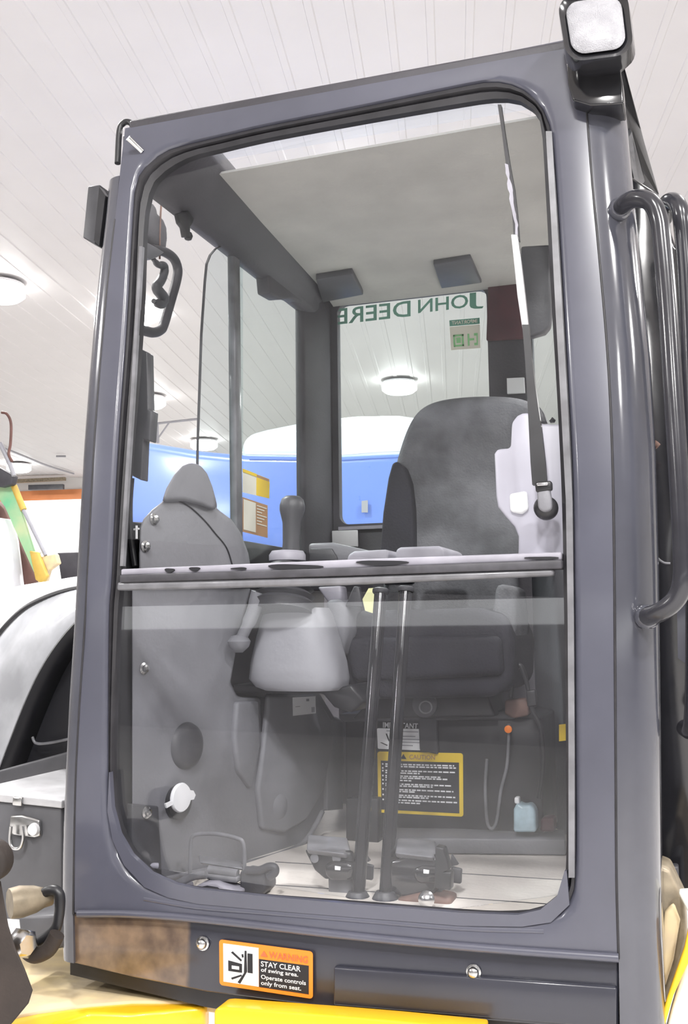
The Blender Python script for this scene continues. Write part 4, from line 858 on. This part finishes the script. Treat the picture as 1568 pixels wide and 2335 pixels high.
loft('front_shell', [A_, [a * .5 + b * .5 + Vector((-.01, -.02, .02)) for a, b in zip(A_, B_)], B_], 'bucket', bk, .004)
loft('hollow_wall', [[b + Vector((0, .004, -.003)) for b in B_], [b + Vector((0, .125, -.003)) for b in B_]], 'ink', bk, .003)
loft('outer_shell', [A_, [a * .5 + b * .5 + Vector((0, 0, .02)) for a, b in zip(A_, C_)], C_], 'ltop', bk, .006)
tube('rubber_rim', A_, .011, 'black', bk, smoothn=0, n=10)
tube('inner_rim', [a + Vector((.012, -.02, -.03)) for a in A_], .005, 'black', bk, smoothn=0, n=8)
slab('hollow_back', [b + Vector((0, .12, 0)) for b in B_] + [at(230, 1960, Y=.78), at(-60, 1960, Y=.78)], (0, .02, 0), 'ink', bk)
slab('cross_rail', [at(u, v, Y=.62) for u, v in ((-60, 1772), (165, 1710), (165, 1750), (-60, 1812))], (0, .03, 0), 'dark', bk, .006)
tube('inner_hook', [at(u, v, Y=.74) for u, v in ((74, 1680), (82, 1694), (110, 1694), (160, 1684))], .004, 'rail', bk)
ap = thing('boom_swing_post', at(20, 2200, Y=-.25), 'muddy brown steel boom post at the lower left corner', 'machine arm')
slab('post_casting', [at(u, v, Y=-.25) for u, v in ((-60, 1990), (5, 2000), (15, 2060), (24, 2110), (40, 2160), (62, 2210), (80, 2258), (70, 2290), (20, 2350), (-60, 2420))], (-.12, .05, 0), 'brown', ap, .008)
lathe('pivot_boss', at(-14, 1958, Y=-.26), (.25, -1, 0), [(.034, 0), (.034, .03), (.028, .036), (0, .036)], 'brown', ap, 28)
fh = thing('hydraulic_hose', at(70, 2160, Y=-.1), 'black hydraulic hose with dusty brass fittings beside the boom post', 'hose')
tube('hose', [at(u, v, Y=-.08) for u, v in ((92, 2042), (112, 2030), (130, 2032), (137, 2050), (134, 2090), (125, 2120), (100, 2140), (70, 2155))], .0095, 'black', fh)
bm = bmesh.new(); a = at(22, 2060, Y=-.12); b = at(88, 2048, Y=-.08); addlathe(bm, a, b - a, [(.026, 0), (.028, .02), (.024, .045), (.018, .06), (.016, .075)], 10); obj('hose_coupling', bm, 'tan', fh, smooth=True)
lathe('hose_nut', at(50, 2150, Y=-.12), (1, -.4, 0), [(.02, -.015), (.026, -.01), (.026, .012), (.018, .02), (0, .02)], 'steel', fh, 6)
tube('hose_branch', [at(u, v, Y=-.1) for u, v in ((130, 2130), (110, 2165), (80, 2178), (62, 2168))], .014, 'brown', fh)
slab('fitting_block', [at(u, v, Y=0.05) for u, v in ((40, 2090), (150, 2085), (150, 2160), (50, 2180))], (0, .1, 0), 'darkbox', fh, .006)
# distant machine with a green boom
gm = thing('green_boom_machine', at(60, 1330, Y=6), 'distant machine with a green boom and yellow cylinder, far left', 'machine arm')
g6 = lambda u, v, y=6.: at(u, v, Y=y)
slab('boom', [g6(*p) for p in ((-30, 1060), (28, 1108), (48, 1165), (78, 1258), (100, 1310), (84, 1322), (60, 1268), (10, 1155), (-30, 1100))], (0, .05, 0), 'mgreen', gm, .01)
slab('boom_end', [g6(*p, 5.95) for p in ((66, 1255), (84, 1258), (106, 1312), (96, 1330), (80, 1322))], (0, .05, 0), 'mustard', gm, .01)
slab('dark_head', [g6(*p, 5.9) for p in ((-30, 1055), (0, 1066), (30, 1084), (24, 1104), (0, 1110), (-30, 1105))], (0, .08, 0), 'trim', gm, .01)
slab('side_plate', [g6(*p, 6.1) for p in ((-10, 1140), (8, 1160), (55, 1262), (84, 1325), (25, 1345), (10, 1250))], (0, .1, 0), 'maroon', gm, .01)
slab('white_column', [g6(*p, 5.9) for p in ((-30, 1180), (0, 1180), (12, 1230), (26, 1345), (-30, 1345))], (0, .2, 0), 'white', gm, .01)
tube('cylinder', [g6(32, 1108), g6(54, 1162)], .028, 'mustard', gm, smoothn=0)
tube('cylinder_rod', [g6(52, 1160), g6(104, 1266)], .016, 'greyl', gm, smoothn=0)
tube('inner_rod', [g6(50, 1172, 6.05), g6(88, 1262, 6.05)], .03, 'white', gm, smoothn=0)
tube('hose', [g6(*p, 5.9) for p in ((4, 940), (16, 944), (25, 965), (24, 1010), (20, 1035), (28, 1052))], .012, 'maroon', gm)
tube('top_fitting', [g6(*p, 5.9) for p in ((0, 1010), (20, 1052), (32, 1085))], .02, 'greyl', gm)
slab('lower_linkage', [g6(*p) for p in ((84, 1290), (94, 1268), (126, 1262), (132, 1284), (110, 1300), (100, 1338), (86, 1330))], (0, .06, 0), 'ypale', gm, .01)
slab('rear_block', [g6(*p, 7) for p in ((130, 1260), (180, 1258), (180, 1335), (140, 1330))], (0, .3, 0), 'trim', gm, .01)
# blue vehicle behind the cab
bv = thing('blue_vehicle', at(700, 1900, Y=3.6), 'large blue vehicle with a rounded roof in white highlight behind the cab', 'vehicle')
def b3(u, v, y=3.6): return at(u, v, Y=y)
slab('body_side', [b3(*p) for p in ((200, 990), (330, 1006), (450, 1026), (560, 1036), (760, 1038), (940, 1030), (1020, 1040), (1060, 1300), (1060, 1900), (200, 1900))], (0, 1.6, 0), 'bluev', bv, .05, bsegs=4)
slab('highlit_roof', [b3(*p, 3.75) for p in ((540, 1060), (545, 990), (600, 975), (690, 957), (800, 944), (900, 942), (960, 950), (1030, 990), (1030, 1060))], (0, 1.2, 0), 'bluet', bv, .08, bsegs=5)
tube('roof_seam', [b3(*p, 3.58) for p in ((560, 1034), (690, 1036), (770, 1036), (850, 1030), (930, 1026))], .006, 'white', bv)
for x, y in ((-1.9, 3.8), (-.5, 3.8)): lathe('wheel', (x, y, .36), (0, -1, 0), [(.36, 0), (.36, .2), (.22, .22), (0, .22)], 'rubber', bv, 24)
slab('rear_block', [b3(*p, 3.55) for p in ((200, 1186), (330, 1190), (700, 1262), (1060, 1262), (1060, 1900), (200, 1900))], (0, .05, 0), 'trim', bv, .01)
slab('badge', [b3(*p, 3.58) for p in ((824, 1142), (838, 1140), (838, 1168), (824, 1168))], (0, .005, 0), 'greyink', bv)
